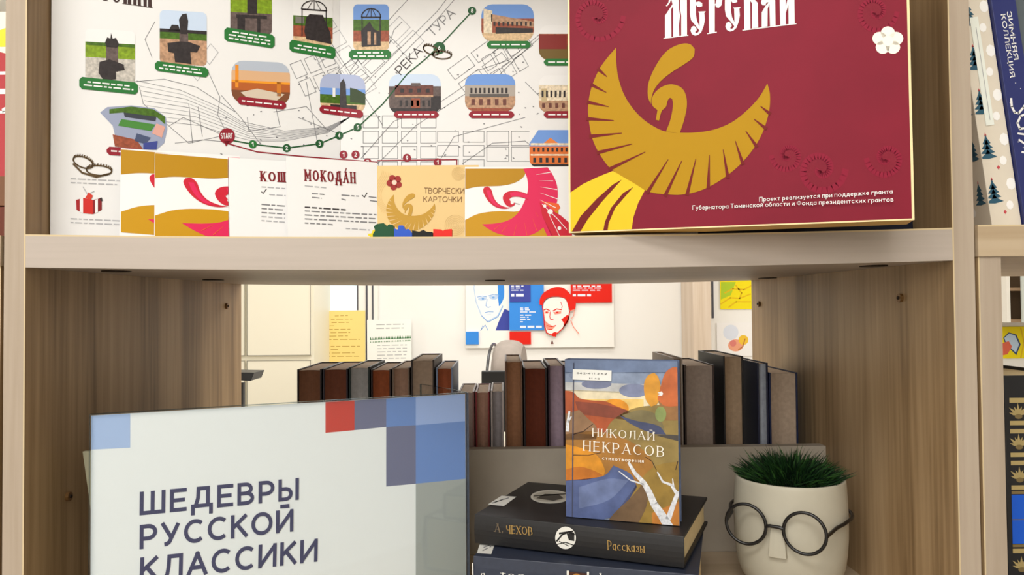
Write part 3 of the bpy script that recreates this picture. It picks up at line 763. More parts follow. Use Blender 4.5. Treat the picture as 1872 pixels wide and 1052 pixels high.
def tancard_draw(q):
    for i in range(6):
        q.line([(690 + i * 3 + 22 * math.cos(a * .31) * .4, 312 + a * 4 + i) for a in range(20)], .6, col(208, 176, 112, .5), 2)
        q.line([(832 + (4 + i * 3) * math.cos(a * .5), 412 + (4 + i * 3) * math.sin(a * .5)) for a in range(13)], .7, col(206, 172, 110, .5), 2)
        q.line([(838 + (2 + i * 2) * math.cos(a * .5), 318 + (2 + i * 2) * math.sin(a * .5)) for a in range(13)], .7, col(206, 172, 110, .5), 2)
    for i in range(5):
        a = math.radians(90 + 72 * i + 10); q.disc(721 + 8.5 * math.cos(a), 334 + 8.5 * math.sin(a), 6.2, 6.2, col(150, 36, 30, .5), 3, 12)
    q.disc(721, 334, 4.5, 4.5, col(238, 200, 180, .5), 4, 12)
    firebird(q, lambda x, y: (706 + (x - 130) * .1125, 356 + (y - 208) * .1045), bgold, tancard, None)
    q.text('ТВОРЧЕСКИЕ', (775, 354), (856, 355), 10.5, col(120, 84, 50, .5), 3, .1, 'sans', .14)
    q.text('КАРТОЧКИ', (774, 369.5), (844, 370), 10, col(120, 84, 50, .5), 3, .1, 'sans', .14)
# the gold bird of the box lid (design coordinates traced once, reused small on the tan card)
BODY = [(255, 208), (255, 260), (262, 330), (285, 405), (320, 465), (370, 520), (430, 560), (475, 577), (535, 581), (600, 580), (680, 568), (760, 535), (830, 480), (880, 425), (915, 366), (926, 410), (925, 470), (912, 530), (885, 600),
        (840, 670), (780, 735), (700, 795), (620, 835), (540, 852), (470, 850), (400, 840), (330, 800), (270, 765), (225, 733), (180, 670), (152, 610), (137, 540), (132, 470), (145, 390), (180, 305), (215, 255)]
NECK = [(472, 576), (490, 530), (502, 470), (500, 436), (490, 428), (480, 440), (472, 468), (454, 486), (442, 528), (428, 525), (435, 482), (415, 465), (409, 440), (425, 405), (460, 378), (500, 370), (540, 385), (560, 420), (563, 470), (550, 530), (533, 582)]
CREST = [(405, 455), (393, 420), (397, 360), (430, 285), (475, 225), (530, 195), (575, 193), (598, 215), (592, 250), (555, 280), (500, 315), (450, 355), (420, 395), (409, 430)]
SLITS = [((178, 305), (215, 337)), ((148, 372), (212, 405)), ((133, 448), (222, 467)), ((130, 520), (245, 528)), ((143, 597), (280, 583)), ((176, 668), (325, 630)), ((226, 740), (382, 665)), ((392, 842), (482, 698)), ((470, 854), (542, 703)),
         ((565, 850), (603, 695)), ((657, 820), (662, 678)), ((742, 775), (722, 655)), ((807, 715), (775, 617)), ((867, 640), (820, 573)), ((907, 562), (857, 522)), ((924, 497), (885, 465))]
def firebird(q, T, gmat, bgmat, tailmat):
    qq = Ink(q.mb, q.sh, T, q.clip)
    if tailmat:
        qq.fill([(44, 850), (110, 805), (180, 772), (240, 748), (300, 780), (380, 832), (350, 890), (330, 950), (318, 1030), (40, 1030)], tailmat, 2)
        qq.fill([(52, 1030), (88, 1030), (130, 960), (190, 885), (279, 786), (240, 808), (170, 870), (100, 945)], bgmat, 4)
        qq.fill([(194, 1030), (214, 1030), (222, 975), (250, 910), (330, 818), (285, 845), (232, 910), (206, 970)], bgmat, 4)
    qq.fill(sm(BODY), gmat, 3); qq.fill(sm(NECK), gmat, 4); qq.fill(sm(CREST), gmat, 4)
    for a, b in SLITS:
        a, b = V(a), V(b); d = (b - a).normalized(); n = V((-d.y, d.x))
        qq.fill([a + n * 8 - d * 6, b + n * 1.5, b - n * 1.5, a - n * 8 - d * 6], bgmat, 5)
card('tan card with small gold bird and red flower, between white and gold cards', True, .006, 690, 858, 303, tancard, tancard_draw)
card('gold and white card with whole pink bird, beside the red box', True, .009, 850, 1040, 305.5, white, lambda q: bird(q, T6), wmin=.12)

# ------------------------------------------------------------------ game tokens in front of the cards
def token(label, px, py_top, Y, w_, h_, mat, shape, d_=.008, rot=0):
    p = at(px, py_top, Y); zz = BT(p.x); h_ = max(h_, p.z - zz) if h_ < 0 else h_
    c, s_ = math.cos(rot), math.sin(rot)
    m = MB(); pts = [V((p.x + x * w_ * c, Y + x * w_ * s_, zz + y * h_)) for x, y in shape]
    m.prism(pts, V((-s_ * d_, c * d_, 0)), mat)
    return tag(m.build('game_token', base=(p.x, Y, zz), bevel=.0006), label, 'game token', 'game tokens on the shelf edge')
MEEP = [(-.5, 0), (-.15, 0), (0, .2), (.15, 0), (.5, 0), (.32, .42), (.52, .52), (.5, .68), (.2, .72), (.16, .95), (0, 1.05), (-.16, .95), (-.2, .72), (-.5, .68), (-.52, .52), (-.32, .42)]
LYING = [(-.5, 0), (.5, 0), (.5, .4), (.3, .75), (.1, .7), (0, 1), (-.25, 1), (-.3, .7), (-.5, .8)]
token('green person-shaped token in front of the tan card', 703, 404, .036, .0215, .0155, col(14, 74, 40, .35), [(-.5, .12), (-.42, 0), (.3, 0), (.5, .1), (.42, .42), (.36, .86), (.2, .92), (.08, .8), (-.04, 1), (-.32, .94), (-.46, .8), (-.4, .55), (-.5, .35)], .011)
token('yellow token mostly hidden behind the green token', 684, 417, .052, .011, .0105, col(236, 208, 20, .35), MEEP)
token('blue token lying between the green and black tokens', 737, 411, .030, .0165, .0125, col(40, 84, 190, .35), LYING, .010)
token('black token lying between the blue and red tokens', 772, 419, .030, .0185, .0085, col(16, 16, 18, .4), [(-.5, 0), (.5, 0), (.5, .75), (.2, .8), (.05, 1), (-.15, .8), (-.5, .95)], .010)
token('red token lying rightmost of the game tokens', 809, 418, .030, .0168, .0092, col(220, 36, 28, .35), [(-.5, 0), (.5, 0), (.5, 1), (.1, .92), (.02, .8), (-.06, .95), (-.5, 1)], .010)

# ------------------------------------------------------------------ red game box
bz = BT(.315)
B0 = at(1040, 428, .010); B1 = at(1672, 405, -.078); B0.z = B1.z = bz
bd = (B1 - B0).normalized(); bn = V((bd.y, -bd.x, 0))
lean = math.radians(1.2)
bup = V((0, 0, math.cos(lean))) - bn * math.sin(lean)
kraft = col(212, 168, 88, .5, .3); creamedge = col(240, 216, 164, .5, .3); maroon = col(124, 22, 42, .5, .15, var=.10, scale=14)
bshL = (B1 - B0).length
bsh = Sheet(B0, bd, bup)
bo = thing('game_box', 'large maroon game box with gold bird standing at the right of the middle board', 'box', ((B0 + B1) / 2))
m = MB(); bsh.slab(m, 0, 0, bshL, .272, .030, kraft, creamedge)
q = Ink(m, bsh, clip=(.0016, .0012, bshL - .0018, .271))
q.raw([(.0016, .0012), (bshL - .0018, .0012), (bshL - .0018, .271), (.0016, .271)], maroon, 1)
lm = col(136, 20, 48, .5, .15)
def swirl(cx, cy, r0, turns, wpx, s=1):
    q.line([(cx + s * (r0 * (1 - i / 40)) * math.cos(i / 40 * turns * 6.28), cy + (r0 * (1 - i / 40)) * math.sin(i / 40 * turns * 6.28)) for i in range(38)], wpx, lm, 2)
for a in ((1500, 310, 46, 1.6, 12, 1), (1620, 290, 36, 1.5, 10, -1), (1440, 285, 30, 1.5, 9, -1), (1600, 22, 40, 1.6, 9, 1), (1090, 30, 50, 1.5, 9, 1)): swirl(*a)
firebird(q, lambda x, y: (1020 + x / 2.39, y / 2.391), col(176, 133, 2, .5, .15), col(112, 24, 22, .5, .15), col(224, 188, 2, .4))
slav_title(q, lambda x, y: (1200 + x / 6.933, y / 6.933), white, 3)
for i in range(5):
    a = math.radians(90 + 72 * i + 180); q.disc(1623 + 16 * math.cos(a), 75 + 14.5 * math.sin(a), 13, 12, col(244, 238, 222, .45), 3, 16)
q.disc(1623, 75, 10, 10, col(244, 238, 222, .45), 4, 12)
q.text('Проект реализуется при поддержке гранта', (1388, 369), (1631, 355), 8.5, white, 3, .13, 'sans', .16)
q.text('Губернатора Тюменской области и Фонда президентских грантов', (1266, 384), (1632, 370), 8.5, white, 3, .13, 'sans', .16)
m.build('lid', bo, bevel=.0010)
m = MB(); base = Sheet(B0 + bd * .002 - bn * .0301 + bup * .002, bd, bup); base.slab(m, 0, 0, bshL - .004, .268, .016, kraft); m.build('box_base', bo, label='plain kraft base of the box behind its lid')
# navy folder behind the box
m = MB(); fr_ = min(.3975, at(1689, 200, .058).x); fs = Sheet((fr_ - .203, .058, BT(.4)), (1, 0, 0), (0, .02, 1)); fs.slab(m, 0, 0, .203, .196, .006, col(26, 28, 44, .5))
m.bx(fr_ - .203, fr_ - .2005, .0585, .0645, BT(.4), BT(.4) + .19, col(20, 22, 36, .5))
tag(m.build('folder', base=(.29, .061, BT(.4)), bevel=.001), 'dark navy folder standing behind the red box, only a strip visible', 'folder')

# ------------------------------------------------------------------ books
def book(name, label, P, a, b, c, w_, h_, t_, cover, pages, group=None, th=.0028, over=.003, concave=.004, cat='book', rounded=0.0, head=None):
    """hardback: P = spine/bottom corner of the first cover, a spine->fore-edge, b foot->head, c through the thickness"""
    P, a, b, c = V(P), V(a).normalized(), V(b).normalized(), V(c).normalized()
    ctr = P + a * w_ / 2 + c * t_ / 2
    low = min((P + a * i * w_ + b * j * h_ + c * k * t_).z for i in (0, 1) for j in (0, 1) for k in (0, 1))
    if b.z < .5: ctr = P + a * w_ / 2 + b * h_ / 2 + c * t_ / 2
    o = thing(name, label, cat, (ctr.x, ctr.y, low), group)
    m = MB()
    # one profile in the a-c plane, carried along the height: first board, spine, second board
    prof = [(w_, 0), (0, 0)]
    n = 6 if rounded else 1
    for i in range(1, n): prof.append((-rounded * math.sin(math.pi * i / n), t_ * i / n))
    prof += [(0, t_), (w_, t_), (w_, t_ - th), (th, t_ - th), (th, th), (w_, th)]
    pts = [P + a * x + c * y for x, y in prof]
    if b.cross(a).dot(c) > 0: pts = pts[::-1]
    m.prism(pts, b * h_, cover)
    m.build('cover', o, bevel=.0006)
    m = MB(); x1 = w_ - over
    fore = [(x1 - concave * math.sin(math.pi * i / 8), th + (t_ - 2 * th) * i / 8) for i in range(9)]
    prof = [(th + .0002, th + .0001)] + [(x, min(max(y, th + .0001), t_ - th - .0001)) for x, y in fore] + [(th + .0002, t_ - th - .0001)]
    pts = [P + b * over + a * x + c * y for x, y in prof]
    if b.cross(a).dot(c) < 0: pts = pts[::-1]
    m.prism(pts, b * (h_ - 2 * over), pages)
    if head:   # head edge: paler paper tone, lightened further to stand in for light from behind
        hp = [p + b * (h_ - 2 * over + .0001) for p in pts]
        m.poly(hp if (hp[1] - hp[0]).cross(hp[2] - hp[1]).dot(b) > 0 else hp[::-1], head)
    m.build('page_block', o)
    return o

# back row behind the divider: fore-edges towards us (pixel spans measured at the fore-edge)
YB = .305
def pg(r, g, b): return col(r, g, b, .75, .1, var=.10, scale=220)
BACK = [  # x0, x1, top, depth, cover, pages, label
 (543, 589, 676, .125, (40, 30, 28), (112, 74, 52), 'old brown-paged hardback with dark covers, leftmost in the row behind the divider'),
 (590, 637, 675, .125, (44, 34, 40), (104, 60, 42), 'old hardback with dark covers and rust-brown pages, second from the row\'s left end'),
 (638, 677, 672, .125, (22, 34, 30), (150, 146, 142), 'hardback with green-black covers and grey pages, third from the row\'s left end'),
 (678, 716, 676, .125, (42, 24, 20), (136, 72, 42), 'red-brown-paged old hardback between a grey-paged and a tan-paged one'),
 (717, 750, 673, .125, (112, 92, 76), (150, 118, 98), 'tan hardback just left of the tallest book behind the sign'),
 (751, 795, 659, .130, (50, 38, 32), (158, 136, 116), 'tallest of the books showing above the white sign'),
 (797, 829, 673, .125, (112, 124, 148), (140, 74, 46), 'hardback with grey-blue cover showing at the sign\'s right corner'),
 (838, 868, 717, .105, (112, 74, 68), (142, 122, 112), 'low book, leftmost of three short ones beside the sign'),
 (869, 896, 717, .105, (110, 34, 34), (152, 116, 98), 'low dark red book, middle of three short ones beside the sign'),
 (897, 922, 715, .105, (168, 156, 150), (140, 132, 132), 'low grey book, rightmost of three short ones beside the sign'),
 (923, 956, 661, .130, (104, 74, 56), (140, 98, 70), 'tall brown book between the short books and a dark brown one'),
 (957, 1001, 673, .130, (40, 30, 30), (96, 46, 30), 'thick dark brown book with golden top edge, left of the mauve one'),
 (1002, 1033, 668, .125, (56, 34, 44), (156, 136, 148), 'book with mauve-grey pages just left of the painted-landscape book'),
 (1035, 1076, 673, .125, (30, 26, 28), (120, 96, 80), 'dark book behind the painted-landscape book, leftmost of those hidden there'),
 (1078, 1101, 673, .125, (150, 120, 92), (140, 112, 90), 'tan book behind the painted-landscape book, second of those hidden there'),
 (1103, 1137, 673, .125, (96, 60, 46), (140, 100, 80), 'brown book behind the middle of the painted-landscape book'),
 (1141, 1166, 673, .125, (36, 28, 28), (130, 104, 84), 'dark book behind the painted-landscape book, between two brown ones'),
 (1168, 1193, 673, .125, (104, 60, 44), (140, 104, 84), 'reddish brown book behind the top right part of the painted-landscape book'),
 (1195, 1216, 673, .125, (150, 112, 70), (140, 110, 86), 'tan-covered book, last one hidden behind the painted-landscape book'),
 (1229, 1249, 655, .130, (150, 136, 124), (120, 100, 84), 'tall grey-covered book at the painted-landscape book\'s right edge'),
 (1251, 1307, 668, .125, (60, 46, 40), (148, 132, 120), 'thick book with broad grey-brown fore-edge, right of the painted-landscape book'),
 (1322, 1360, 652, .125, (30, 27, 27), (162, 138, 112), 'tall black-covered book with ribbed tan pages above the plant'),
 (1384, 1405, 664, .125, (30, 32, 54), (156, 160, 168), 'navy book with pale grey pages above the plant'),
 (1406, 1459, 682, .125, (26, 34, 66), (170, 150, 130), 'dark blue book with wide cream pages, rightmost in the row behind the divider'),
]
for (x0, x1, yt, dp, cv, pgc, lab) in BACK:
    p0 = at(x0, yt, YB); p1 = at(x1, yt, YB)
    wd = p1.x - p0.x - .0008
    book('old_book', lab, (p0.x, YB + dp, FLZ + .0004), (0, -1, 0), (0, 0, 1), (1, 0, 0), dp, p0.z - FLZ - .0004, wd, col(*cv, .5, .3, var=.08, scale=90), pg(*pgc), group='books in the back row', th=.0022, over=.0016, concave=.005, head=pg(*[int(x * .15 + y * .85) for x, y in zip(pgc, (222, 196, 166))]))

# stack: thick dark blue novel below, black stories above, painted pocket book on top
blk = col(30, 29, 30, .45, .4, var=.1, scale=300); goldl = col(186, 152, 90, .35, .5, .5); whl = col(226, 224, 216, .5)
cream_pg = col(222, 202, 158, .8, .1, var=.06, scale=260)
def flat_book(name, label, z0, xl, xr, ztop, depth, cover, rounded=.0015):
    """book lying with its spine towards us: xl, xr = pixels of the spine's upper corners, at height ztop, and their depths"""
    pl, pr = xl, xr
    d = (pr - pl); d.z = 0; ln = d.length; d.normalize()
    back = V((-d.y, d.x, 0))
    P = V((pl.x, pl.y, z0))
    o = book(name, label, P, back, d, (0, 0, 1), depth, ln, ztop - z0, cover, cream_pg, th=.0026, rounded=rounded)
    return o, P, d, back, ln
cz = U - .243
pl, pr = at(868, 935, .110), at(1250, 985, .030)
ck, P, d, back, ln = flat_book('book', 'black hardback with gilt spine lettering lying under the painted-landscape book', cz - .0285, pl, pr, cz, .15, blk)
ck_P, ck_d, ck_b, ck_l = P, d, back, ln
# spine lettering, on a plane just proud of the rounded spine
def spine_print(o, P, d, back, t_, off, draw, name='spine_lettering', lab=None):
    sh = Sheet(P - back * off, d, (0, 0, 1))
    m = MB(); draw(Ink(m, sh)); return m.build(name, o, label=lab)
def ck_author(q):
    q.text('А.', (904, 973), (920, 975.5), 16, col(120, 104, 84, .4, .5, .3), 1, .17, 'serif', .2)
    q.text('ЧЕХОВ', (926, 976), (974, 980), 16, goldl, 1, .17, 'serif', .2)
def ck_title(q):
    q.text('Рассказы', (1111, 1006), (1179, 1011), 18, goldl, 1, .15, 'serif', .16)
def ck_mark(q):
    q.disc(1034, 984, 19, 20.5, whl, 1, 32)
    q.line([(1018, 990), (1028, 978), (1040, 973), (1050, 978)], 3, blk, 2); q.line([(1022, 976), (1048, 972)], 3.4, blk, 2); q.fill([(1036, 976), (1050, 974), (1050, 990), (1040, 988)], blk, 2)
    q.line([(1018, 996), (1034, 992), (1050, 998)], 1.8, blk, 2); q.line([(1022, 990), (1040, 999)], 1.4, blk, 2)
spine_print(ck, P, d, back, .0285, .0019, ck_author, 'author_lettering', 'dull gilt lettering at the left of the spine')
spine_print(ck, P, d, back, .0285, .0019, ck_title, 'title_lettering', 'gilt lettering at the right of the spine')
spine_print(ck, P, d, back, .0285, .0019, ck_mark, 'spine_emblem', 'white round emblem in the middle of the spine')
top = Sheet((P.x, P.y, cz + .0001), d, back)
m = MB(); q = Ink(m, top)
q.fill([(892, 923), (917, 907), (944, 909), (921, 926)], whl, 1)
q.scribble(899, 921, 922, 913, 1.6, grey, 2, 5); q.scribble(905, 919, 930, 911, 1.6, grey, 2, 6)
m.build('library_label', ck, label='white library label at the spine corner')
m = MB(); q = Ink(m, top)
q.disc(1006, 909, 36, 12.5, col(196, 192, 180, .5), 1, 32); q.disc(1004, 909, 30, 9.5, col(172, 166, 152, .5), 2, 32)
q.fill([(980, 912), (996, 904), (1022, 905), (1030, 912), (1012, 917)], col(70, 66, 60, .5), 3); q.line([(976, 908), (1034, 904)], 2, col(70, 66, 60, .5), 3)
m.build('cover_emblem', ck, label='pale oval emblem on the black cover')

navy = col(44, 50, 66, .42, .4, var=.1, scale=200)
tz = U - .2735
pl, pr = on_plane(866, 1017, V((0, 0, tz)), V((0, 0, 1))), on_plane(1277, 1052, V((0, 0, tz)), V((0, 0, 1)))
tk, P, d, back, ln = flat_book('book', 'thick dark blue hardback with white lettering at the bottom of the stack', FLZ + .0003, pl, pr, tz, .145, navy, rounded=.003)
def tk_draw(q):
    q.text('Лев', (878, 1062), (903, 1064), 14, whl, 1, .15, 'serif', .2)
    q.text('ТОЛСТОЙ', (914, 1062), (1020, 1072), 15, whl, 1, .15, 'serif', .2)
    q.rect(1036, 1044, 1040, 1120, whl, 1); q.rect(1073, 1046, 1077, 1124, whl, 1); q.fill([(1040, 1046), (1073, 1049), (1073, 1124), (1040, 1121)], col(74, 46, 36, .5), 1); q.disc(1054, 1058, 9, 9, col(170, 120, 60, .5), 2)
    q.text('Анна', (1092, 1066), (1140, 1070), 18, whl, 1, .14, 'serif', .2)
    q.line([(864, 1030), (866, 1120)], 2, whl, 1)
spine_print(tk, P, d, back, .06, .0034, tk_draw, lab='white serif lettering')
top = Sheet((P.x, P.y, tz + .0001), d, back)
m = MB(); q = Ink(m, top)
q.fill([(872, 1012), (879, 989), (907, 989), (898, 1014)], whl, 1); q.scribble(882, 1008, 898, 1000, 1.6, grey, 2, 9); q.scribble(884, 1002, 902, 995, 1.6, grey, 2, 10)
m.build('library_label', tk, label='white library label at the spine corner')

# painted pocket book, standing a little open
nz = cz + .0004
n0 = on_plane(1035, 945, V((0, 0, nz)), V((0, 0, 1))); n1 = on_plane(1243, 962, V((0, 0, nz)), V((0, 0, 1)))
nd = (n1 - n0); nw = nd.length; nd.normalize(); nb_ = V((-nd.y, nd.x, 0))
NH = .1545
nk = book('book', 'small book with painted autumn landscape cover standing on the black book', n0, nd, (0, 0, 1), nb_, nw, NH, .016, col(92, 108, 142, .42), cream_pg, th=.0018, over=.0022, concave=.002)
nsh = Sheet(n0 - nb_ * .0001, nd, (0, 0, 1))
m = MB(); nsh.slab(m, 0.0004, 0.0004, nw - .0004, NH - .0004, .00005, col(150, 160, 176, .4, .4))
q = Ink(m, nsh, lambda x, y: (840 + x / 2.554, 640 + y / 2.554), clip=(.0004, .0004, nw - .0004, NH - .0004))
def cc(r, g, b, v=.2):
    g_ = (r + g + b) / 3
    return col(int(r * .88 + g_ * .12), int(g * .88 + g_ * .12), int(b * .88 + g_ * .12), .4, .4, var=v, scale=75)
q.fill(sm([(480, 40), (1040, 40), (1040, 110), (480, 110)]), cc(104, 124, 160), 1)
q.fill(sm([(480, 105), (1040, 105), (1040, 170), (480, 150)]), cc(132, 148, 176), 1)
q.fill(sm([(480, 150), (1040, 165), (1040, 215), (480, 190)]), cc(186, 188, 188), 2)
q.fill(sm([(480, 186), (1040, 205), (1040, 300), (480, 260)]), cc(226, 212, 176), 2)
q.fill(sm([(560, 230), (860, 230), (860, 300), (560, 290)]), cc(240, 200, 110), 3)
def blob(cx, cy, rx, ry, mt, k, n=22): q.disc(cx, cy, rx, ry, mt, k, n)
blob(640, 160, 70, 22, cc(112, 120, 150), 3); blob(815, 190, 70, 32, cc(122, 132, 164), 3); blob(560, 120, 50, 18, cc(120, 134, 164), 3)
blob(725, 275, 66, 46, cc(238, 150, 24), 4)
q.fill(sm([(490, 190), (530, 196), (560, 225), (620, 236), (680, 240), (730, 262), (790, 284), (790, 420), (490, 420)]), cc(176, 78, 36), 5)
q.fill(sm([(540, 240), (640, 250), (740, 270), (800, 290), (800, 330), (560, 300)]), cc(136, 62, 42), 6)
q.fill(sm([(690, 370), (740, 310), (820, 272), (920, 258), (1040, 250), (1040, 640), (690, 640)]), cc(146, 122, 62), 6)
q.fill(sm([(760, 305), (850, 280), (930, 310), (960, 380), (880, 380)]), cc(124, 112, 72), 7)
q.fill(sm([(745, 305), (820, 330), (930, 355), (965, 395), (900, 390), (800, 345)]), cc(64, 72, 108), 8)
q.fill(sm([(960, 395), (1040, 400), (1040, 430), (920, 400)]), cc(70, 64, 60), 8)
q.fill(sm([(490, 300), (560, 280), (600, 320), (640, 360), (640, 420), (490, 420)]), cc(146, 108, 74), 7)
q.fill(sm([(490, 395), (600, 380), (700, 390), (820, 440), (900, 520), (900, 640), (680, 640), (490, 640)]), cc(168, 112, 40), 7)
q.fill(sm([(490, 440), (560, 455), (640, 490), (680, 560), (672, 590), (600, 600), (490, 610)]), cc(222, 142, 24), 9)
q.fill(sm([(490, 560), (560, 545), (620, 560), (672, 585), (600, 604), (490, 612)]), cc(196, 108, 22), 10)
q.fill(sm([(490, 610), (600, 600), (680, 585), (720, 540), (800, 580), (830, 640), (720, 780), (490, 780)]), cc(76, 92, 142), 10)
q.fill(sm([(560, 640), (700, 600), (790, 610), (700, 700), (560, 740)]), cc(98, 114, 160), 11)
q.fill(sm([(720, 790), (790, 680), (850, 600), (920, 540), (1040, 520), (1040, 840), (720, 840)]), cc(150, 118, 44), 10)
q.fill(sm([(700, 790), (800, 690), (860, 620), (880, 700), (840, 800), (800, 840), (700, 840)]), cc(112, 84, 56), 11)
q.fill(sm([(900, 760), (1040, 700), (1040, 840), (900, 840)]), cc(196, 120, 40), 11)
q.fill(sm([(862, 160), (880, 120), (910, 106), (930, 130), (940, 190), (925, 250), (895, 265), (870, 230)]), cc(222, 150, 36), 8)
q.fill(sm([(940, 170), (960, 110), (990, 84), (1015, 82), (1040, 110), (1040, 260), (960, 262), (925, 230)]), cc(200, 98, 44), 9)
q.fill(sm([(925, 230), (960, 250), (1040, 244), (1040, 330), (960, 330)]), cc(150, 104, 56), 7)
blob(940, 300, 26, 36, cc(136, 152, 84), 9)
bir = col(214, 216, 220, .5, var=.18, scale=400)
q.line([(980, 830), (945, 770), (910, 720), (885, 660), (862, 620), (820, 575), (790, 525)], 44, bir, 12, 12)
q.line([(862, 628), (800, 608), (745, 566)], 9, bir, 12, 4); q.line([(975, 790), (1000, 720), (1022, 660)], 26, bir, 12, 18); q.line([(1015, 670), (990, 630), (950, 615), (925, 570)], 16, bir, 12, 6); q.line([(1000, 640), (996, 600)], 9, bir, 12, 4)
q.line([(505, 380), (508, 330), (515, 285)], 16, bir, 12, 8); q.line([(508, 340), (524, 310)], 6, bir, 12)
tw = col(60, 44, 40, .5)
q.line([(530, 395), (580, 380), (625, 345)], 4, tw, 11, 2); q.line([(530, 490), (600, 492), (660, 480)], 3, tw, 11, 2); q.line([(920, 560), (900, 520), (870, 500)], 3, tw, 11); q.line([(1010, 560), (1020, 520)], 4, tw, 11)
q.fill([(925, 200), (945, 193), (952, 204), (946, 214), (926, 212), (938, 205)], white, 12)
q.line([(534, 60), (528, 790)], 5, col(70, 74, 96, .5), 13)
NT = lambda x, y: (840 + x / 2.554, 640 + y / 2.554)
qq = Ink(m, nsh)
ivory = col(240, 234, 222, .45)
qq.text('НИКОЛАЙ', NT(622, 404), NT(911, 422), 15.5, ivory, 14, .13, 'serif', .3)
qq.text('НЕКРАСОВ', NT(579, 470), NT(957, 500), 19.5, ivory, 14, .13, 'serif', .3)
qq.text('стихотворения', NT(668, 512), NT(862, 526), 7, ivory, 14, .16, 'sans', .32)
m.build('cover_art', nk, label='painted landscape with birches and ivory lettering')
m = MB(); q = Ink(m, nsh, NT)
q.fill([(531, 90), (712, 96), (710, 145), (530, 138)], col(238, 238, 232, .5), 14)
q.text('84', (550, 112), (574, 113), 8, ink, 15, .14, 'sans', .2); q.text('2-411.2', (580, 113), (655, 115), 8, ink, 15, .14, 'sans', .2); q.text('62', (662, 115), (690, 116), 8, ink, 15, .14, 'sans', .2)
q.text('Н', (608, 136), (622, 136), 7, ink, 15, .14); q.text('48', (632, 137), (656, 138), 7, ink, 15, .14, 'sans', .2)
m.build('library_label', nk, label='white library label with shelf mark')

# ------------------------------------------------------------------ acrylic sign stand
sz = FLZ + .0004
pL = at(165, 758, .020); pR = at(852, 718, .160); pR.z = pL.z
sd = V((pR.x - pL.x, pR.y - pL.y, 0)); sw = sd.length; sd.normalize(); snb = V((-sd.y, sd.x, 0))
SHH = pL.z - sz
so = thing('sign_stand', 'white sign with blue squares in a clear acrylic stand on the lower shelf', 'sign', ((pL.x + pR.x) / 2, (pL.y + pR.y) / 2, sz))
ssh = Sheet((pL.x, pL.y, sz), sd, (0, 0, 1))
m = MB(); paper = col(236, 240, 241, .5)
ssh.slab(m, .0006, .001, sw - .0012, SHH - .0012, .0004, paper)
q = Ink(m, ssh, clip=(.0008, .0012, sw - .0014, SHH - .0014))
lb = col(168, 192, 232, .5); mb_ = col(108, 142, 204, .5); sl = col(112, 116, 146, .5); lb2 = col(156, 180, 230, .5); gr = col(164, 170, 168, .5); rd = col(202, 66, 56, .5); nv = col(62, 64, 100, .5)
q.fill([(160, 750), (238, 750), (238, 819), (160, 823)], lb, 1)
q.fill([(595, 725), (648, 722), (648, 787), (595, 792)], rd, 1); q.fill([(648, 722), (706, 718), (706, 781), (648, 787)], sl, 1)
q.fill([(706, 718), (760, 712), (760, 778), (706, 781)], mb_, 1); q.fill([(760, 712), (870, 700), (870, 769), (760, 778)], lb2, 1)
q.fill([(706, 781), (760, 778), (760, 885), (706, 890)], sl, 1); q.fill([(760, 778), (870, 769), (870, 874), (760, 885)], mb_, 1)
q.fill([(760, 885), (870, 874), (870, 1300), (760, 1340)], gr, 1)
q.text('ШЕДЕВРЫ', (255, 943), (546, 914), 41.5, nv, 2, .168, 'sans', .19)
q.text('РУССКОЙ', (255, 1005), (536, 972), 43, nv, 2, .168, 'sans', .17)
q.text('КЛАССИКИ', (255, 1066), (580, 1027), 44, nv, 2, .168, 'sans', .17)
m.build('printed_sheet', so, label='white printed sheet with dark blue lettering and blue squares')
acr = clear_mat('clear acrylic', (.965, .975, .975, 1)); acre = clear_mat('acrylic edge', (.55, .62, .66, 1), .1)
m = MB(); fp = Sheet(ssh.P + ssh.n * .0032, sd, (0, 0, 1)); fp.slab(m, 0, 0, sw, SHH, .0022, acr)
m.build('front_pane', so)
m = MB(); e = .0012   # ground edges of the panes
fp.slab(m, 0, SHH, sw, SHH + .0006, .0034, acre); fp.slab(m, -.0007, 0, 0, SHH, .0034, acre); fp.slab(m, sw, 0, sw + .0016, SHH, .0042, col(70, 78, 92, .3, .5))
m.build('pane_edge', so, label='dark ground edge of the acrylic pane')
m = MB(); rear = atz(768, 703, pL.z); k0 = V((pR.x, pR.y, sz)) + snb * .002; k1 = V((rear.x, rear.y, sz)); wd_ = (k1 - k0); wl = wd_.length; wd_.normalize(); wn = V((-wd_.y, wd_.x, 0))
m.box(k0, wd_ * wl, (0, 0, SHH), wn * -.002, acr)
m.build('rear_wing', so)
m = MB(); m.box(k0 + V((0, 0, SHH)), wd_ * wl, (0, 0, .0005), wn * -.002, acre); m.box(k1, wd_ * .0008, (0, 0, SHH), wn * -.002, acre); m.build('pane_edge', so)
# pale folder leaning behind the sign
f0 = at(151, 826, .060); m = MB()
pts = [f0, at(215, 822, .060), at(215, 1100, .060), at(182, 1100, .060)]; zlow = FLZ + .0004
pts = [f0, f0 + V((.09, 0, .001)), V((f0.x + .115, .060, zlow)), V((f0.x + .024, .060, zlow))]
m.prism(pts[::-1], V((0, .004, 0)), col(150, 146, 122, .6))
tag(m.build('folder', base=(f0.x + .06, .062, zlow), bevel=.0005), 'grey-green folder leaning behind the white sign, only its edge visible', 'folder')

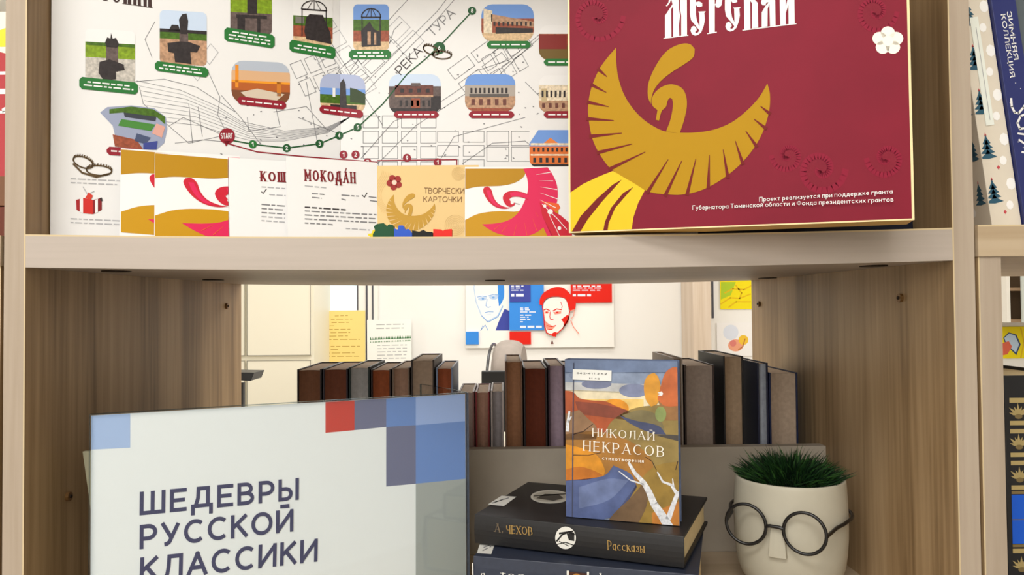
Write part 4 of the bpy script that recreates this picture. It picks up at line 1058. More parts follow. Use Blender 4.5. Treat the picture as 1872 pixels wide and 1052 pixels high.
# ------------------------------------------------------------------ face planter with glasses
PC = V((at(1443.5, 900, .155).x, .155, FLZ + .0004)); PR, PH = .0573, .1165
pot_m = col(184, 178, 160, .5, .35, var=.03, scale=40)
po = thing('face_planter', 'cream round face planter with black glasses and grass at the lower right', 'planter', PC)
prof = [(0, 0), (.030, 0), (.038, .0015), (.046, .006), (.0525, .0145), (.0568, .026), (.059, .040), (.0602, .056), (.0605, .075), (.0600, .095), (.0588, .112), (.0585, .1155), (.0578, PH), (.0560, PH), (.0552, .113), (.0545, .100), (0, .100)]
prof = [(r_ * .95, z_) for r_, z_ in prof]
m = MB(); m.lathe(prof, PC, pot_m, 72)
m.build('pot', po)
fdir = V((-.552, -.834, 0)).normalized(); fside = V((-fdir.y, fdir.x, 0))      # fside points right as seen
if fside.x < 0: fside = -fside
def pot_r(h):
    for (r0, z0), (r1, z1) in zip(prof[1:], prof[2:]):
        if z0 <= h <= z1 and z1 > z0: return r0 + (r1 - r0) * (h - z0) / (z1 - z0)
    return .055
def on_pot(side, h, out=0.0):
    """point on the pot's wall at lateral offset side and height h"""
    R_ = pot_r(h) + out
    s_ = max(-.98, min(.98, side / R_)); c_ = math.sqrt(1 - s_ * s_)
    return PC + fdir * (R_ * c_) + fside * (R_ * s_) + V((0, 0, h))
# nose: a raised tapered slab
m = MB(); rows = 8
def nose_pt(i, j, o_):
    h = .0790 - (.0790 - .0465) * i / rows; hw = .0066 + .0022 * i / rows
    return on_pot(.0012 + hw * (j / 3 * 2 - 1), h, o_ * (0.35 + .65 * i / rows))
vs = [nose_pt(i, j, .0050) for i in range(rows + 1) for j in range(4)] + [nose_pt(i, j, -.002) for i in range(rows + 1) for j in range(4)]
fs = []
nn = (rows + 1) * 4
for i in range(rows):
    for j in range(3): fs.append((i * 4 + j, (i + 1) * 4 + j, (i + 1) * 4 + j + 1, i * 4 + j + 1))
    fs.append((i * 4, nn + i * 4, nn + (i + 1) * 4, (i + 1) * 4)); fs.append((i * 4 + 3, (i + 1) * 4 + 3, nn + (i + 1) * 4 + 3, nn + i * 4 + 3))
fs.append((rows * 4, nn + rows * 4, nn + rows * 4 + 1, rows * 4 + 1)); fs.append((rows * 4 + 1, nn + rows * 4 + 1, nn + rows * 4 + 2, rows * 4 + 2)); fs.append((rows * 4 + 2, nn + rows * 4 + 2, nn + rows * 4 + 3, rows * 4 + 3))
m.add(vs, fs, pot_m); m.build('nose', po, bevel=.0008)
# soil and grass
m = MB(); soil = col(22, 30, 16, .9, .1)
m.lathe([(.0515, .100), (.0495, .106), (.036, .114), (.018, .119), (0, .121)], PC, soil, 40); m.build('grass_base', po)
R = random.Random(11)
gm = [col(18, 44, 20, .55, .25), col(26, 58, 24, .55, .25), col(14, 34, 18, .55, .25), col(42, 76, 30, .55, .25)]
m = MB()
for i in range(1900):
    rr_ = math.sqrt(R.random()) * .0465; th = R.random() * 6.283
    b0 = PC + V((rr_ * math.cos(th), rr_ * math.sin(th), .104 + .016 * (1 - (rr_ / .052) ** 2)))
    tilt = rr_ / .052
    out = V((math.cos(th + R.uniform(-.7, .7)), math.sin(th + R.uniform(-.7, .7)), 0))
    ln_ = R.uniform(.014, .027) * (1.0 if R.random() < .85 else 1.25)
    up = V((0, 0, 1)) * (1.08 - .72 * tilt) + out * (.95 * tilt + R.uniform(-.1, .3)); up.normalize()
    side = up.cross(V((R.uniform(-1, 1), R.uniform(-1, 1), R.uniform(-1, 1)))).normalized() * R.uniform(.0005, .0009)
    mid = b0 + up * ln_ * .55; tip = b0 + up * ln_ + out * ln_ * .25 * R.random() - V((0, 0, ln_ * .12 * R.random()))
    for p in (mid, tip):
        q2 = V((p.x - PC.x, p.y - PC.y, 0))
        zz = p.z - PC.z
        lim = .0498 if zz < PH + .0015 else min(.067, .0498 + (zz - PH) * 2.2)
        if q2.length > lim:
            q2 *= lim / q2.length; p.x, p.y = PC.x + q2.x, PC.y + q2.y
    m.add([b0 - side, b0 + side, mid + side * .9, mid - side * .9, tip], [(0, 1, 2, 3), (3, 2, 4)], gm[R.randrange(4)])
o = m.build('grass', po); o['kind'] = 'stuff'
# glasses worn by the planter: they lift off, so they are a thing of their own
gl_m = col(20, 18, 18, .35, .5)
def gpx(px, py, out):
    """point on the upright plane touching the front of the pot"""
    return on_plane(px, py, PC + fdir * (PR + out), fdir)
c1, c2 = gpx(1363.5, 958.5, .0062), gpx(1471, 976, .0062)
go = thing('glasses', 'round black wire glasses worn by the cream planter', 'glasses', (c1 + c2) / 2)
gx = (c2 - c1).normalized(); gz = fdir.cross(gx).normalized()
if gz.z < 0: gz = -gz
RL = .0200
for c_ in (c1, c2):
    m = MB(); m.tube([c_ + gx * RL * math.cos(a * 6.28318 / 40) + gz * RL * math.sin(a * 6.28318 / 40) for a in range(40)], .0017, gl_m, 8, True); m.build('rim', go)
m = MB(); m.tube([c1 + gx * RL + gz * .001, c1 + gx * (RL + .004) + gz * .0022 + fdir * .001, c2 - gx * (RL + .004) + gz * .0022 + fdir * .001, c2 - gx * RL + gz * .001], .0018, gl_m, 8); m.build('bridge', go)
def temple(c_, sgn):
    h0 = c_ + gx * sgn * RL
    path = [h0]
    hz = h0.z - PC.z
    s0 = (h0 - PC).dot(fside)
    for i in range(1, 10):
        a0 = math.asin(max(-1, min(1, s0 / (PR + .006))))
        a = a0 + sgn * (2.35 - abs(a0)) * i / 9 if abs(a0) < 2.35 else a0
        rad = PR + .0036
        path.append(PC + (fdir * math.cos(a) + fside * math.sin(a)) * rad + V((0, 0, hz + .0045 * min(1, i / 3))))
    m = MB(); m.tube(path, [.0018] + [.0018] * (len(path) - 1), gl_m, 8); m.build('temple', go)
temple(c1, -1); temple(c2, 1)

# ------------------------------------------------------------------ books on the unit to the right
lz = RT + .0004
def leaning(x_bottom, y, ang, xyz=None):
    a = math.radians(ang)
    return V((math.cos(a), 0, math.sin(a))), V((-math.sin(a), 0, math.cos(a)))
cth, hgt = leaning(0, 0, 7.4)
patt = col(224, 214, 196, .45, .4, var=.03, scale=40)
PW = at(1813, 410, .062); PW.x -= (lz + .0005 - PW.z) * math.tan(math.radians(7.4)); PW.z = lz + .0005
wb = book('picture_book', 'tall cream picture book with small blue fir trees leaning on the bookcase', PW, (0, 1, 0), hgt, cth, .21, .298, .0285, patt, cream_pg, th=.003)
fir = col(52, 92, 112, .5); redm = col(196, 78, 84, .5); snow = col(246, 244, 240, .5)
wsh = Sheet(PW - V((0, .0001, 0)), cth, hgt)
def tree_at(q, u, v, s):
    for i in range(4):
        wv = s * (.45 - .08 * i)
        q.raw([(u - wv, v - s * .4 + i * s * .24), (u, v - s * .46 + i * s * .24), (u + wv, v - s * .4 + i * s * .24), (u + wv * .3, v - s * .2 + i * s * .26), (u, v + s * .02 + i * s * .26), (u - wv * .3, v - s * .2 + i * s * .26)], fir, 1)
    q.raw([(u - s * .06, v + s * .72), (u + s * .06, v + s * .72), (u, v + s * .88)], redm, 1)
m = MB(); q = Ink(m, wsh, clip=(.0004, .0004, .0281, .2975))
for i in range(7):
    v = .018 + i * .043
    tree_at(q, .0062 + .0004 * i, v + .016, .019)
    q.raw([(.020 + .0035 * math.cos(a * .785), v + .004 + .0045 * math.sin(a * .785)) for a in range(8)], snow, 1)
    q.raw([(.024 + .0045 * math.cos(a * .785), v + .024 + .006 * math.sin(a * .785)) for a in range(8)], snow, 1)
    q.raw([(.0145 + .0016 * math.cos(a * 1.57), v - .002 + .0022 * math.sin(a * 1.57)) for a in range(4)], redm, 1)
m.build('spine_pattern', wb, label='blue fir trees, white puffs and red dots')
m = MB(); m.add([wsh.w((.0085, .100), 4), wsh.w((.0165, .100), 4), wsh.w((.0165, .205), 4), wsh.w((.0085, .205), 4)], [(0, 1, 2, 3)], col(236, 240, 230, .4))
q = Ink(m, wsh); q.raw([(.0128, .105), (.0134, .105), (.0134, .195), (.0128, .195)], lgrey, 5)
m.build('spine_label', wb, label='pale paper strip along the spine')
m = MB(); lsh = Sheet(PW - cth * .0001 + V((0, .21, 0)), (0, -1, 0), hgt); q = Ink(m, lsh, clip=(.001, .001, .209, .297))
for i in range(7):
    for j in range(5):
        tree_at(q, .199 - .038 * j, .034 + i * .043 + (.02 if j % 2 else 0), .018)
        q.raw([(.185 - .038 * j + .004 * math.cos(a * .785), .02 + i * .043 + .005 * math.sin(a * .785)) for a in range(8)], snow, 1)
m.build('cover_pattern', wb)
# navy book leaning on it
nvy = col(38, 46, 104, .42, .4)
PN = PW + cth * .0291 + V((0, -.004, 0)); PN.z = lz + .0005 + .0038
bn_ = book('picture_book', 'navy book with white spine lettering leaning on the cream fir tree book', PN, (0, 1, 0), hgt, cth, .17, .222, .0235, nvy, cream_pg, th=.0025)
ssp = Sheet(PN - V((0, .0001, 0)), cth, hgt)
down = Sheet(ssp.P, -hgt, cth)     # lettering that reads downwards
def down_text(m, txt, u_, v0, v1, cap, style='sans'):
    polys, adv = layout(txt, .15, style, .14)
    for p in polys:
        pts = [ssp.P + hgt * (v0 - x / adv * (v0 - v1)) + cth * (u_ + y * cap) + V((0, -.0001, 0)) for x, y in p]
        m.poly(pts, white)
m = MB()
down_text(m, 'ЗИМНЯЯ', .0130, .205, .158, .0046); down_text(m, 'КОЛЛЕКЦИЯ', .0070, .203, .142, .0046)
q = Ink(m, ssp)
def sp(pts, w_):
    for a, b in zip(pts, pts[1:]):
        a, b = V(a), V(b); dd = (b - a).normalized(); nn_ = V((-dd.y, dd.x)) * w_ / 2
        q.raw([tuple(a + nn_ - dd * w_ * .2), tuple(b + nn_ + dd * w_ * .2), tuple(b - nn_ + dd * w_ * .2), tuple(a - nn_ - dd * w_ * .2)], white, 2)
sp([(.0045, .122), (.0040, .114), (.0060, .108), (.0095, .107), (.0150, .112), (.0205, .118)], .0021)
sp([(.0190, .106), (.0110, .104), (.0070, .098), (.0085, .092), (.0135, .092), (.0195, .097)], .0020)
sp([(.0060, .088), (.0130, .086), (.0195, .088)], .0018); sp([(.0060, .082), (.0125, .076), (.0190, .080)], .0018); sp([(.0070, .070), (.0190, .066)], .0018)
for k in range(9): q.raw([(.003 + .002 * k + .0005 * math.cos(a * 1.05), .130 + .012 * ((k * 7) % 5 - 2) / 2 - .05 * (k % 2) + .0005 * math.sin(a * 1.05)) for a in range(6)], snow, 2)
m.build('spine_lettering', bn_, label='white winter lettering reading downwards')
PT = PN + cth * .0241 + V((0, .010, 0)); PT.z = PN.z + .0031
book('picture_book', 'grey-green book just right of the navy one, cut off by the right frame edge', PT, (0, 1, 0), hgt, cth, .16, .232, .02, col(88, 96, 100, .5), cream_pg)

# dark ornate volume inside the right-hand unit
ox = at(1838, 800, .022).x
OV = V((ox, .022, FLZ + .0004))
ov = book('ornate_book', 'thick black volume with gilt leaf bands and blue label at the right edge', OV, (0, 1, 0), (0, 0, 1), (1, 0, 0), .17, .2335, .075, col(20, 20, 24, .4, .4), cream_pg, th=.003)
osh = Sheet(OV - V((0, .0001, 0)), (1, 0, 0), (0, 0, 1))
gl1 = col(176, 156, 104, .4, .5, .35); gl2 = col(122, 104, 66, .4, .5, .35); blue = col(28, 84, 190, .4)
m = MB(); q = Ink(m, osh)
def oband(y0, y1, mt, k=1):
    u0 = .0042; _, v1 = osh.loc(1850, y0); _, v0 = osh.loc(1850, y1); q.raw([(u0, v0), (.071, v0), (.071, v1), (u0, v1)], mt, k)
for (y0, y1) in ((728, 737), (770, 778), (785, 793), (828, 836), (843, 851), (888, 896), (1004, 1012)): oband(y0, y1, gl1)
oband(905, 995, blue); oband(898, 904, gl2); oband(996, 1001, gl2); oband(950, 951.5, gl2, 2)
for yc in (760, 816, 876, 1040):
    _, vc = osh.loc(1850, yc); _, vt = osh.loc(1850, yc - 24); hh = vt - vc
    for ux in (.012, .029, .046, .063):
        for k in range(7):
            a = math.radians(20 + 24 * k); ln_ = hh * (.95 if k % 2 else .75)
            c_, s_ = math.cos(a), math.sin(a)
            q.raw([(ux, vc), (ux + c_ * ln_ * .5 - s_ * .0012, vc + s_ * ln_ * .5 + c_ * .0012), (ux + c_ * ln_, vc + s_ * ln_), (ux + c_ * ln_ * .5 + s_ * .0012, vc + s_ * ln_ * .5 - c_ * .0012)], gl1, 2)
        q.raw([(ux + .0035 * math.cos(a * .524), vc - .001 + .0022 * math.sin(a * .524)) for a in range(12)], gl2, 3)
_, vc = osh.loc(1850, 946); 
m.build('spine_gilding', ov, label='gilt leaf bands and a blue label panel')
r0 = at(1836, 690, .34)
book('book', 'black-covered book with pale lilac page tops behind the gilt volume', (r0.x, .48, FLZ + .0004), (0, -1, 0), (0, 0, 1), (1, 0, 0), .135, r0.z - FLZ + .002, .062, col(24, 20, 28, .35, .5), col(196, 188, 208, .7, var=.08, scale=60), th=.004)

# ------------------------------------------------------------------ magazine and books on the unit to the left
lz2 = LT + .0004
for i, (lab, cv, hh) in enumerate((('dark red book lying lowest under the magazine at the left edge', (104, 54, 40), .026), ('brown book lying directly under the magazine at the left edge', (120, 84, 60), .026))):
    z0 = LT + .0004 + i * .0268
    book('book', lab, (-.425, .012, z0), (0, 1, 0), (-1, 0, 0), (0, 0, 1), .15, .21, hh, col(*cv, .5), cream_pg)
mz = LT + .0004 + 2 * .0268
m = MB(); ms = Sheet((-.60, .03, mz), (1, 0, 0), (0, .06, 1)); ms.slab(m, 0, 0, .172, .155, .003, col(236, 228, 196, .4), col(240, 236, 214, .4))
q = Ink(m, ms)
q.raw([(0, 0), (.172, 0), (.172, .112), (.15, .118), (.10, .108), (0, .12)], col(176, 62, 66, .4), 1)
q.raw([(.150, .122), (.166, .122), (.171, .132), (.162, .142), (.148, .136)], col(232, 214, 60, .4), 1)
for (v, h_) in ((.094, .01), (.076, .016), (.058, .008)): q.raw([(.02, v), (.168, v + .002), (.168, v + .002 + h_ * .3), (.02, v + h_ * .3)], white, 2)
q.raw([(.160, .084), (.164, .084), (.170, .102), (.167, .102)], white, 2); q.raw([(.158, .060), (.172, .070), (.172, .074), (.157, .064)], white, 2)
tag(m.build('magazine', base=(-.52, .03, mz)), 'yellow and red magazine standing at the left edge of the photo', 'magazine')

# ------------------------------------------------------------------ the room behind
WY = RY1 - .001
def bx_px(mb, x0, y0, x1, y1, Y, depth, mat, z0=None, z1=None):
    """box whose front at depth Y spans the given pixels"""
    a, b = at(x0, y0, Y), at(x1, y1, Y)
    mb.bx(a.x, b.x, Y, Y + depth, b.z if z0 is None else z0, a.z if z1 is None else z1, mat)
    return a, b
cab = col(232, 226, 206, .5, .3); seam = col(150, 146, 132, .7)
# white cupboard with framed doors
CY = 3.40
a0 = at(400, 560, CY).x; a1 = at(572, 560, CY).x; am = at(450, 560, CY).x; az = at(500, 655, CY).z
cb = thing('cupboard', 'cream cupboard with framed doors at the back left of the room', 'cupboard', ((a0 + a1) / 2 - .3, CY + .2, 0))
m = MB(); m.bx(a0 - .42, a1, CY + .02, RY1 - .004, 0, 2.1, cab); m.build('carcass', cb)
for (dx0, dx1) in ((am + .004, a1 - .012), (am - .40, am - .008)):
    for (z0, z1) in ((az + .012, 2.07), (.06, az - .012)):
        m = MB(); m.bx(dx0, dx1, CY, CY + .018, z0, z1, cab)
        d = m.build('door', cb)
        m = MB(); e = .0035
        for r_ in ((dx0, dx1, z0, z0 + e), (dx0, dx1, z1 - e, z1), (dx0, dx0 + e, z0, z1), (dx1 - e, dx1, z0, z1)): m.bx(r_[0], r_[1], CY - .0012, CY - .0002, r_[2], r_[3], seam)
        m.build('door_edge', d)
# glazed door in the back wall
DY = RY1 - .05
dfr = col(244, 241, 234, .5); dk = col(84, 84, 92, .5)
m = MB()
d0, d1 = at(577, 560, DY).x, at(690, 560, DY).x
gx0, gx1 = at(582, 560, DY).x, at(652, 560, DY).x; gz0 = at(600, 568, DY).z
m.bx(d0, gx0, DY, RY1 - .003, 0, 2.1, dfr); m.bx(gx1, d1, DY, RY1 - .003, 0, 2.1, dfr); m.bx(gx0, gx1, DY, RY1 - .003, 0, gz0, dfr); m.bx(gx0, gx1, DY, RY1 - .003, 2.0, 2.1, dfr)
for px, w_ in ((582.5, .006), (654, .006), (670.5, .010), (681.5, .008)):
    x = at(px, 560, DY).x; m.bx(x - w_ / 2, x + w_ / 2, DY - .004, DY - .0005, gz0 if px < 660 else .02, 2.08, dk)
struct(m.build('door_1'))
m = MB(); glm, nt, bs = new_mat('daylit frosted glass'); bs.inputs['Base Color'].default_value = lin((222, 236, 246)); bs.inputs['Emission Color'].default_value = lin((214, 232, 246)); bs.inputs['Emission Strength'].default_value = .35; bs.inputs['Roughness'].default_value = .3
m.bx(gx0, gx1, DY + .02, DY + .026, gz0, 2.0, glm); struct(m.build('window_1'))
# notices
def notice(label, x0, y0, x1, y1, Y, zbot, paper_m, draw, holder=None):
    a = at(x0, y0, Y); b = at(x1, y1, Y)
    sh = Sheet((a.x, Y, zbot), (1, 0, 0), (0, 0, 1))
    m = MB(); sh.slab(m, 0, 0, b.x - a.x, a.z - zbot, .002, paper_m)
    draw(Ink(m, sh))
    return tag(m.build('notice', base=((a.x + b.x) / 2, Y, zbot)), label, 'notice')
yp = col(246, 220, 136, .6); brn = col(196, 160, 78, .6)
def ydraw(q):
    for i, (a, b) in enumerate(((612, 636), (596, 644), (606, 638), (582, 612), (588, 642), (588, 640), (588, 636), (582, 658), (582, 600), (582, 658), (582, 618), (582, 648), (582, 658))):
        y = 578 + i * 6.2; q.scribble(a, y, b, y - .5, 1.2, brn, 2, 90 + i)
notice('yellow printed notice on the back door left of a white one', 574.5, 569, 668, 668, DY - .008, at(600, 690, DY).z, yp, ydraw)
def wdraw(q):
    for i in range(2): q.scribble(688, 594 + i * 7, 738, 593 + i * 7, 1.6, lgrey, 2, 110 + i)
    for i in range(26): q.fill([(676 + i * 2.9, 622 - i * .12), (677.4 + i * 2.9, 616 - i * .12), (678.8 + i * 2.9, 622 - i * .12)], green, 2)
    for i in range(26): q.fill([(676 + i * 2.9, 627 - i * .12), (677.2 + i * 2.9, 624 - i * .12), (678 + i * 2.9, 627 - i * .12)], green, 2)
    for i in range(5): q.scribble(690, 632 + i * 6, 744, 631 + i * 6, 1.3, lgrey, 2, 113 + i)
notice('white printed notice with a green pattern band beside the yellow one', 671, 585, 752, 668, DY - .012, at(700, 690, DY).z, col(246, 246, 240, .6), wdraw)
# portrait poster
T3 = lambda x, y: (820 + x / 4.78, 500 + y / 4.78)
PY = RY1 - .02
psh = Sheet(at(852, 637, PY), (1, 0, 0), (0, 0, 1))
wp = thing('wall_poster', 'wide white wall poster with blue and red portraits of two men', 'poster', at(985, 637, PY))
pu = at(1123, 637, PY).x - psh.P.x
m = MB(); psh.slab(m, 0, 0, pu, .62, .012, col(246, 243, 236, .5))
q = Ink(m, psh, T3)
bl1 = col(60, 140, 226, .5); bl2 = col(64, 74, 160, .5); bl3 = col(120, 168, 224, .5); bl4 = col(190, 210, 236, .5); rd1 = col(222, 36, 22, .5); rd2 = col(240, 150, 130, .5)
# blue portrait
q.fill(sm([(428, 40), (480, 40), (486, 200), (462, 262), (440, 290), (432, 200)]), bl1, 2)
q.fill(sm([(490, 310), (532, 330), (532, 500), (410, 500), (448, 400)]), bl2, 2)
q.fill(sm([(230, 190), (440, 180), (440, 290), (424, 372), (346, 424), (286, 372), (244, 290)]), col(238, 240, 242, .5), 1)
q.line([(232, 30), (222, 130), (240, 250), (288, 370), (340, 420), (430, 372), (474, 280)], 9, bl4, 2)
q.line([(290, 372), (345, 428), (432, 380), (474, 290)], 7, bl3, 3)
q.fill(sm([(262, 214), (300, 204), (332, 212), (330, 232), (290, 240), (258, 232)]), bl4, 3); q.fill(sm([(352, 204), (420, 190), (436, 204), (420, 226), (370, 226)]), bl4, 3)
q.line([(250, 208), (296, 198), (334, 206)], 6, bl3, 4); q.line([(348, 198), (400, 184), (440, 192)], 6, bl3, 4); q.disc(300, 222, 11, 9, bl3, 4, 10); q.disc(392, 212, 12, 9, bl3, 4, 10)
q.line([(338, 226), (326, 284), (346, 300), (368, 290)], 5, bl3, 4); q.line([(318, 344), (350, 336), (392, 338)], 6, bl3, 4); q.line([(330, 360), (372, 356)], 3, bl4, 4)
q.line([(280, 500), (320, 452), (346, 500)], 6, bl3, 3); q.line([(300, 452), (282, 500)], 4, bl3, 3)
m.build('panel', wp)
def square(name, x0, y0, x1, y1, mat, lab, draw=None, out=.012):
    sh = Sheet(psh.P - V((0, out, 0)), (1, 0, 0), (0, 0, 1)); m = MB(); q = Ink(m, sh, T3)
    a, b = sh.loc(*T3(x0, y1)), sh.loc(*T3(x1, y0))
    sh.slab(m, a[0], a[1], b[0], b[1], .0112 if out < .013 else .003, mat)
    if draw: draw(q)
    m.build(name, wp, label=lab)
wtx = col(226, 232, 244, .5)
def tl(x0, x1, ys, h, sd_): return lambda q: [q.scribble(*T3(x0, y), *T3(x1 - (i * 37) % 50, y), h, wtx, 2, sd_ + i) for i, y in enumerate(ys)]
class Raw: pass
def drawtext(rows):
    def f(q):
        qq = Ink(q.mb, q.sh)
        for i, (x0, x1, y, h) in enumerate(rows): a, b = T3(x0, y), T3(x1, y); qq.scribble(a[0], a[1], b[0], b[1], h, wtx, 2, 200 + i)
    return f
square('colour_square', 533, -40, 830, 500, bl1, 'large light blue square', drawtext([(626, 720, 304, 2), (626, 715, 320, 2), (626, 765, 338, 2), (626, 722, 366, 2), (626, 700, 384, 2), (626, 715, 404, 2), (626, 668, 424, 2), (626, 815, 468, 4)]))
square('colour_square', 536, -40, 715, 252, bl2, 'dark blue square', drawtext([(546, 655, 112, 2), (546, 640, 130, 2), (546, 655, 148, 2), (546, 675, 192, 5)]), .016)
square('colour_square', 534, 510, 720, 622, rd1, 'red square below the blue one')
square('colour_square', 150, 510, 262, 622, bl1, 'small light blue square')
square('colour_square', 1070, -40, 1425, 258, rd1, 'red square beside the red portrait', drawtext([(1085, 1330, 112, 2), (1085, 1350, 130, 2), (1085, 1325, 148, 2), (1085, 1245, 192, 4)]))
m = MB(); q = Ink(m, Sheet(psh.P - V((0, .0175, 0)), (1, 0, 0), (0, 0, 1)), T3)
# red portrait
q.fill(sm([(795, 272), (798, 226), (826, 176), (880, 140), (950, 120), (1012, 134), (1062, 180), (1110, 250), (1108, 312), (1062, 330), (1046, 290), (1024, 226), (980, 208), (920, 204), (872, 214), (840, 236), (822, 284)]), rd1, 2)
q.fill(sm([(828, 284), (850, 240), (900, 214), (980, 212), (1024, 232), (1050, 320), (1044, 400), (996, 480), (924, 548), (866, 520), (838, 450)]), col(248, 236, 228, .5), 1)
q.line([(820, 286), (834, 380), (838, 450), (856, 520), (920, 550), (998, 482), (1046, 404), (1058, 330)], 9, rd1, 3)
q.fill(sm([(984, 404), (1038, 362), (1052, 380), (1046, 420), (1000, 484), (1006, 436)]), rd1, 3)
q.fill(sm([(838, 408), (872, 440), (906, 458), (936, 462), (902, 494), (862, 494), (842, 452)]), rd2, 3); q.line([(858, 458), (900, 466), (940, 456)], 7, rd1, 4); q.line([(872, 490), (908, 490)], 5, rd1, 4)
q.line([(832, 322), (852, 312), (884, 326)], 8, rd1, 4); q.line([(912, 330), (944, 312), (988, 318)], 9, rd1, 4); q.fill(sm([(838, 334), (876, 334), (870, 352), (840, 352)]), rd2, 3); q.fill(sm([(914, 340), (984, 330), (984, 352), (930, 360)]), rd2, 3); q.disc(858, 340, 9, 7, rd1, 4, 10); q.disc(950, 342, 11, 8, rd1, 4, 10)
q.line([(888, 336), (884, 380), (892, 404), (916, 402)], 6, rd1, 4); q.fill(sm([(892, 540), (920, 516), (946, 512), (936, 556)]), rd1, 4)
q.line([(1068, 410), (1092, 470), (1142, 532)], 8, rd2, 2); q.fill(sm([(906, 580), (918, 618), (892, 618)]), col(110, 60, 50, .5), 3); q.line([(980, 250), (994, 290), (988, 306)], 5, rd1, 4)
q.line([(1062, 330), (1100, 316), (1094, 370), (1070, 400)], 6, rd2, 3)
m.build('portrait_cutout', wp, label='red portrait of a man')
# wooden pillar and drawings on the wall beside it
m = MB(); bx_px(m, 1267, 560, 1300, 600, 3.55, RY1 - 3.56, wood('pillar wood', (196, 176, 154), (206, 188, 168), (212, 196, 178), 2), 0, RZ)
struct(m.build('trim_1'))
m = MB(); bx_px(m, 1301, 510, 1305, 582, RY1 - .012, .010, dk); struct(m.build('trim_2'))
ylw = col(244, 224, 26, .6)
def drawing(label, x0, y0, x1, y1, mat, draw):
    Y = RY1 - .006; a, b = at(x0, y1, Y), at(x1, y0, Y); sh = Sheet(a, (1, 0, 0), (0, 0, 1)); m = MB()
    sh.slab(m, 0, 0, b.x - a.x, b.z - a.z, .003, mat); draw(Ink(m, sh)); tag(m.build('drawing', base=a), label, 'drawing')
def fd(q):
    og = col(232, 190, 30, .6); gn = col(178, 206, 50, .6)
    q.fill([(1318, 516), (1345, 516), (1336, 540), (1318, 548)], gn, 2)
    for a in ([(1318, 556), (1335, 545), (1352, 546), (1372, 538)], [(1325, 536), (1340, 528), (1360, 530), (1378, 520)], [(1332, 562), (1346, 552), (1372, 552)], [(1345, 522), (1356, 536), (1352, 546)]): q.line(a, 2.4, og, 3)
drawing('bright yellow flower drawing on the back wall right of the pillar', 1317, 500, 1400, 566, ylw, fd)
def wd(q):
    q.disc(1345, 632, 14, 11, col(236, 164, 130, .6), 2); q.disc(1359, 622, 9, 9, col(240, 196, 60, .6), 3); q.disc(1340, 628, 6, 6, col(222, 130, 120, .6), 3); q.disc(1336, 608, 14, 14, col(222, 228, 240, .6), 2); q.line([(1350, 640), (1358, 634), (1362, 620)], 2, col(190, 120, 60, .6), 4)
drawing('pale watercolour flower drawing under the bright yellow one', 1311, 590, 1400, 652, col(244, 242, 240, .6), wd)
def cd(q):
    q.fill([(1834, 618), (1844, 608), (1858, 612), (1866, 630), (1858, 650), (1848, 640), (1838, 630)], col(60, 80, 120, .6), 2)
    q.fill([(1836, 618), (1845, 610), (1856, 614), (1863, 630), (1857, 645), (1849, 638), (1840, 630)], col(196, 218, 240, .6), 3)
    q.fill([(1826, 630), (1844, 624), (1850, 634), (1842, 648), (1826, 652)], col(226, 110, 84, .6), 4)
    for i in range(4): q.line([(1866 + i * 8, 600), (1872 + i * 8, 625), (1866 + i * 8, 655)], 2.4, col(226, 190, 40, .6), 2)
drawing('yellow drawing with a pale blue and red shape at the right edge', 1820, 597, 1920, 656, ylw, cd)
# wall shelf far right
x0, x1 = at(1847, 550, 3.6).x, at(1866, 550, 3.6).x
wsb = thing('wall_shelf', 'small brown open wall shelf seen through the right-hand bookcase', 'shelf', ((x0 + x1) / 2, 3.7, at(1850, 590, 3.6).z))
z0, z1 = at(1850, 590, 3.6).z, 2.1
tanw = col(150, 124, 96, .6)
m = MB(); m.bx(x0 - .02, x0, 3.6, RY1 - .003, z0, z1, col(240, 236, 226, .6)); m.build('side_panel', wsb)
m = MB(); m.bx(x0, x1 + .3, RY1 - .02, RY1 - .003, z0, z1, tanw); m.build('back_panel', wsb)
for z in (z0 + .0, at(1850, 532, 3.6).z, 1.9):
    m = MB(); m.bx(x0, x1 + .3, 3.6, RY1 - .021, z, z + .018, tanw); m.build('shelf_board', wsb)
m = MB(); m.bx(x1, x1 + .3, 3.59, 3.6, z0, z1, col(214, 222, 216, .5)); m.build('door', wsb)

# desk with monitor, chair behind it
DT = .74; deskm = col(206, 194, 176, .5)
dk_o = thing('desk', 'pale desk in the room behind the bookcase', 'desk', (-.1, 2.4, 0))
m = MB(); m.bx(-1.35, 1.1, 2.05, 2.75, DT - .03, DT, deskm); m.build('desktop', dk_o)
for x in (-1.34, 1.06): m = MB(); m.bx(x, x + .03, 2.1, 2.7, 0, DT - .0302, deskm); m.build('side_panel', dk_o)
bk2 = col(20, 21, 23, .4, .5)
a = at(880, 679, 2.30)
mo = thing('monitor', 'black monitor behind the tall brown book, only a corner visible', 'monitor', (a.x + .26, 2.36, DT))
m = MB(); m.bx(a.x, a.x + .52, 2.30, 2.33, a.z - .235, a.z, bk2); m.build('screen_housing', mo, bevel=.004)
m = MB(); m.bx(a.x + .23, a.x + .29, 2.331, 2.36, DT + .0125, a.z - .1, bk2); m.build('stand_post', mo)
m = MB(); m.bx(a.x + .14, a.x + .38, 2.24, 2.46, DT + .001, DT + .0115, bk2); m.build('stand_base', mo, bevel=.003)
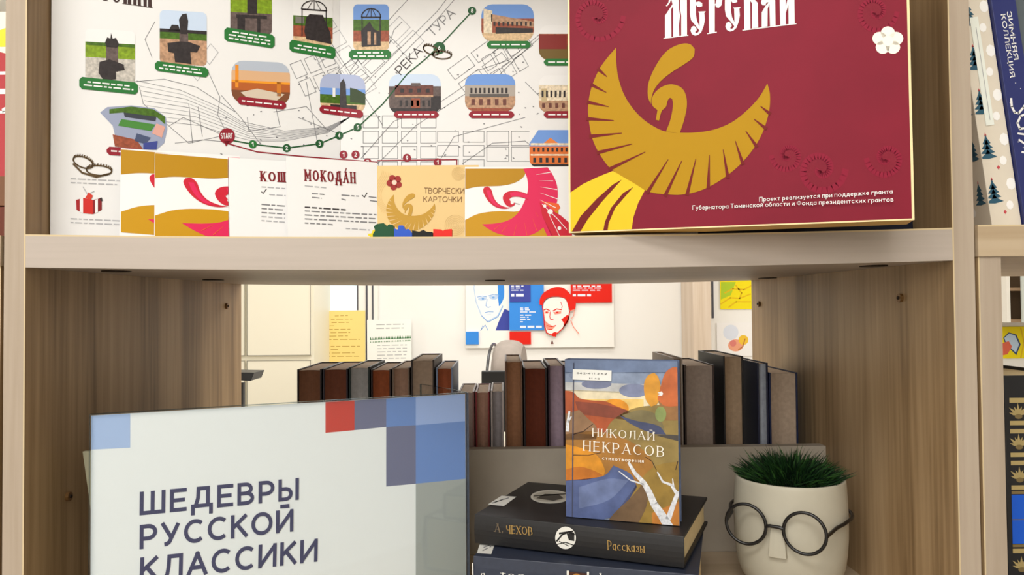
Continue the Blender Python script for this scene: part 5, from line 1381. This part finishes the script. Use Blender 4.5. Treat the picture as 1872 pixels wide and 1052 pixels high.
# tilted black plate on a post at the left
b = at(441, 705, 2.2)
hs = thing('monitor_stand', 'black tilted plate on a post just right of the left upright', 'stand', (b.x, 2.2, DT))
m = MB(); pz = at(450, 700, 2.2).z; m.bx(b.x - .012, b.x + .011, 2.19, 2.21, DT + .0112, pz, bk2); m.build('post', hs)
l0, l1, l2, l3 = at(400, 692, 2.2), at(462, 696, 2.2), at(468, 681, 2.2), at(400, 680, 2.2)
m = MB(); m.prism([l0 + V((0, -.02, 0)), l1 + V((0, -.02, 0)), l2 + V((0, -.02, 0)), l3 + V((0, -.02, 0))], V((0, .12, 0)), bk2); m.build('plate', hs, bevel=.003)
m = MB(); m.bx(b.x - .10, b.x + .10, 2.12, 2.30, DT + .0004, DT + .011, bk2); m.build('base', hs, bevel=.003)
# swivel chair: curved upholstered back turned away
taupe = col(150, 140, 132, .7, .2, var=.06, scale=30)
hc = V((.040, 3.15, 0)); ztop = at(935, 622, 3.15).z
ch = thing('office_chair', 'taupe upholstered office chair behind the desk, only its rounded back top visible', 'chair', hc)
ang = math.radians(8); ca, sa = math.cos(ang), math.sin(ang)
def cp(u_, v_, z): return V((hc.x + u_ * ca + v_ * sa, hc.y - u_ * sa + v_ * ca, z))
def arch(hw, z0, z1, k=0.0):
    pts = [(-hw - k, z0)] + [(-(hw + k) * math.cos(math.pi * i / 16), z1 - .16 + (.16 + k) * math.sin(math.pi * i / 16)) for i in range(17)] + [(hw + k, z0)]
    return pts
m = MB(); nl = 10; rows_ = []
for s_ in range(nl + 1):   # upholstered back seen edge-on: arch outline, softly rounded towards both faces
    t = s_ / nl * 2 - 1; inset = .028 * abs(t) ** 3
    rows_.append([cp(.07 * t, v * (1 - inset * 4), z - inset * (1 if z > .6 else 0)) for v, z in arch(.2, .5, ztop)])
n_ = len(rows_[0]); vs = [p for r_ in rows_ for p in r_]
fs = [(i * n_ + k, i * n_ + (k + 1) % n_, (i + 1) * n_ + (k + 1) % n_, (i + 1) * n_ + k) for i in range(nl) for k in range(n_)]
m.add(vs, fs, taupe, True); m.add(rows_[0], [list(reversed(range(n_)))], taupe); m.add(rows_[-1], [list(range(n_))], taupe)
m.build('backrest', ch)
m = MB(); m.tube([cp(-.082, v, z) for v, z in arch(.2, .5, ztop - .03, .01)], .007, col(70, 70, 72, .3, .5, .6), 8); m.build('back_frame', ch)
m = MB(); m.prism([cp(x, y, .44) for x, y in ((-.2, -.2), (.2, -.2), (.22, .2), (-.22, .2))], V((0, 0, .06)), taupe); m.build('seat', ch, bevel=.015)
m = MB(); m.tube([cp(0, 0, .06), cp(0, 0, .44)], .025, bk2, 12); m.build('column', ch)
for k in range(5):
    a_ = k * 1.2566; m = MB(); m.tube([V((hc.x, hc.y, .08)), V((hc.x + .27 * math.cos(a_), hc.y + .27 * math.sin(a_), .045))], [.02, .014], bk2, 8); m.tube([V((hc.x + .27 * math.cos(a_) - .012, hc.y + .27 * math.sin(a_), .0255)), V((hc.x + .27 * math.cos(a_) + .012, hc.y + .27 * math.sin(a_), .0255))], .025, bk2, 12); m.build('leg', ch)
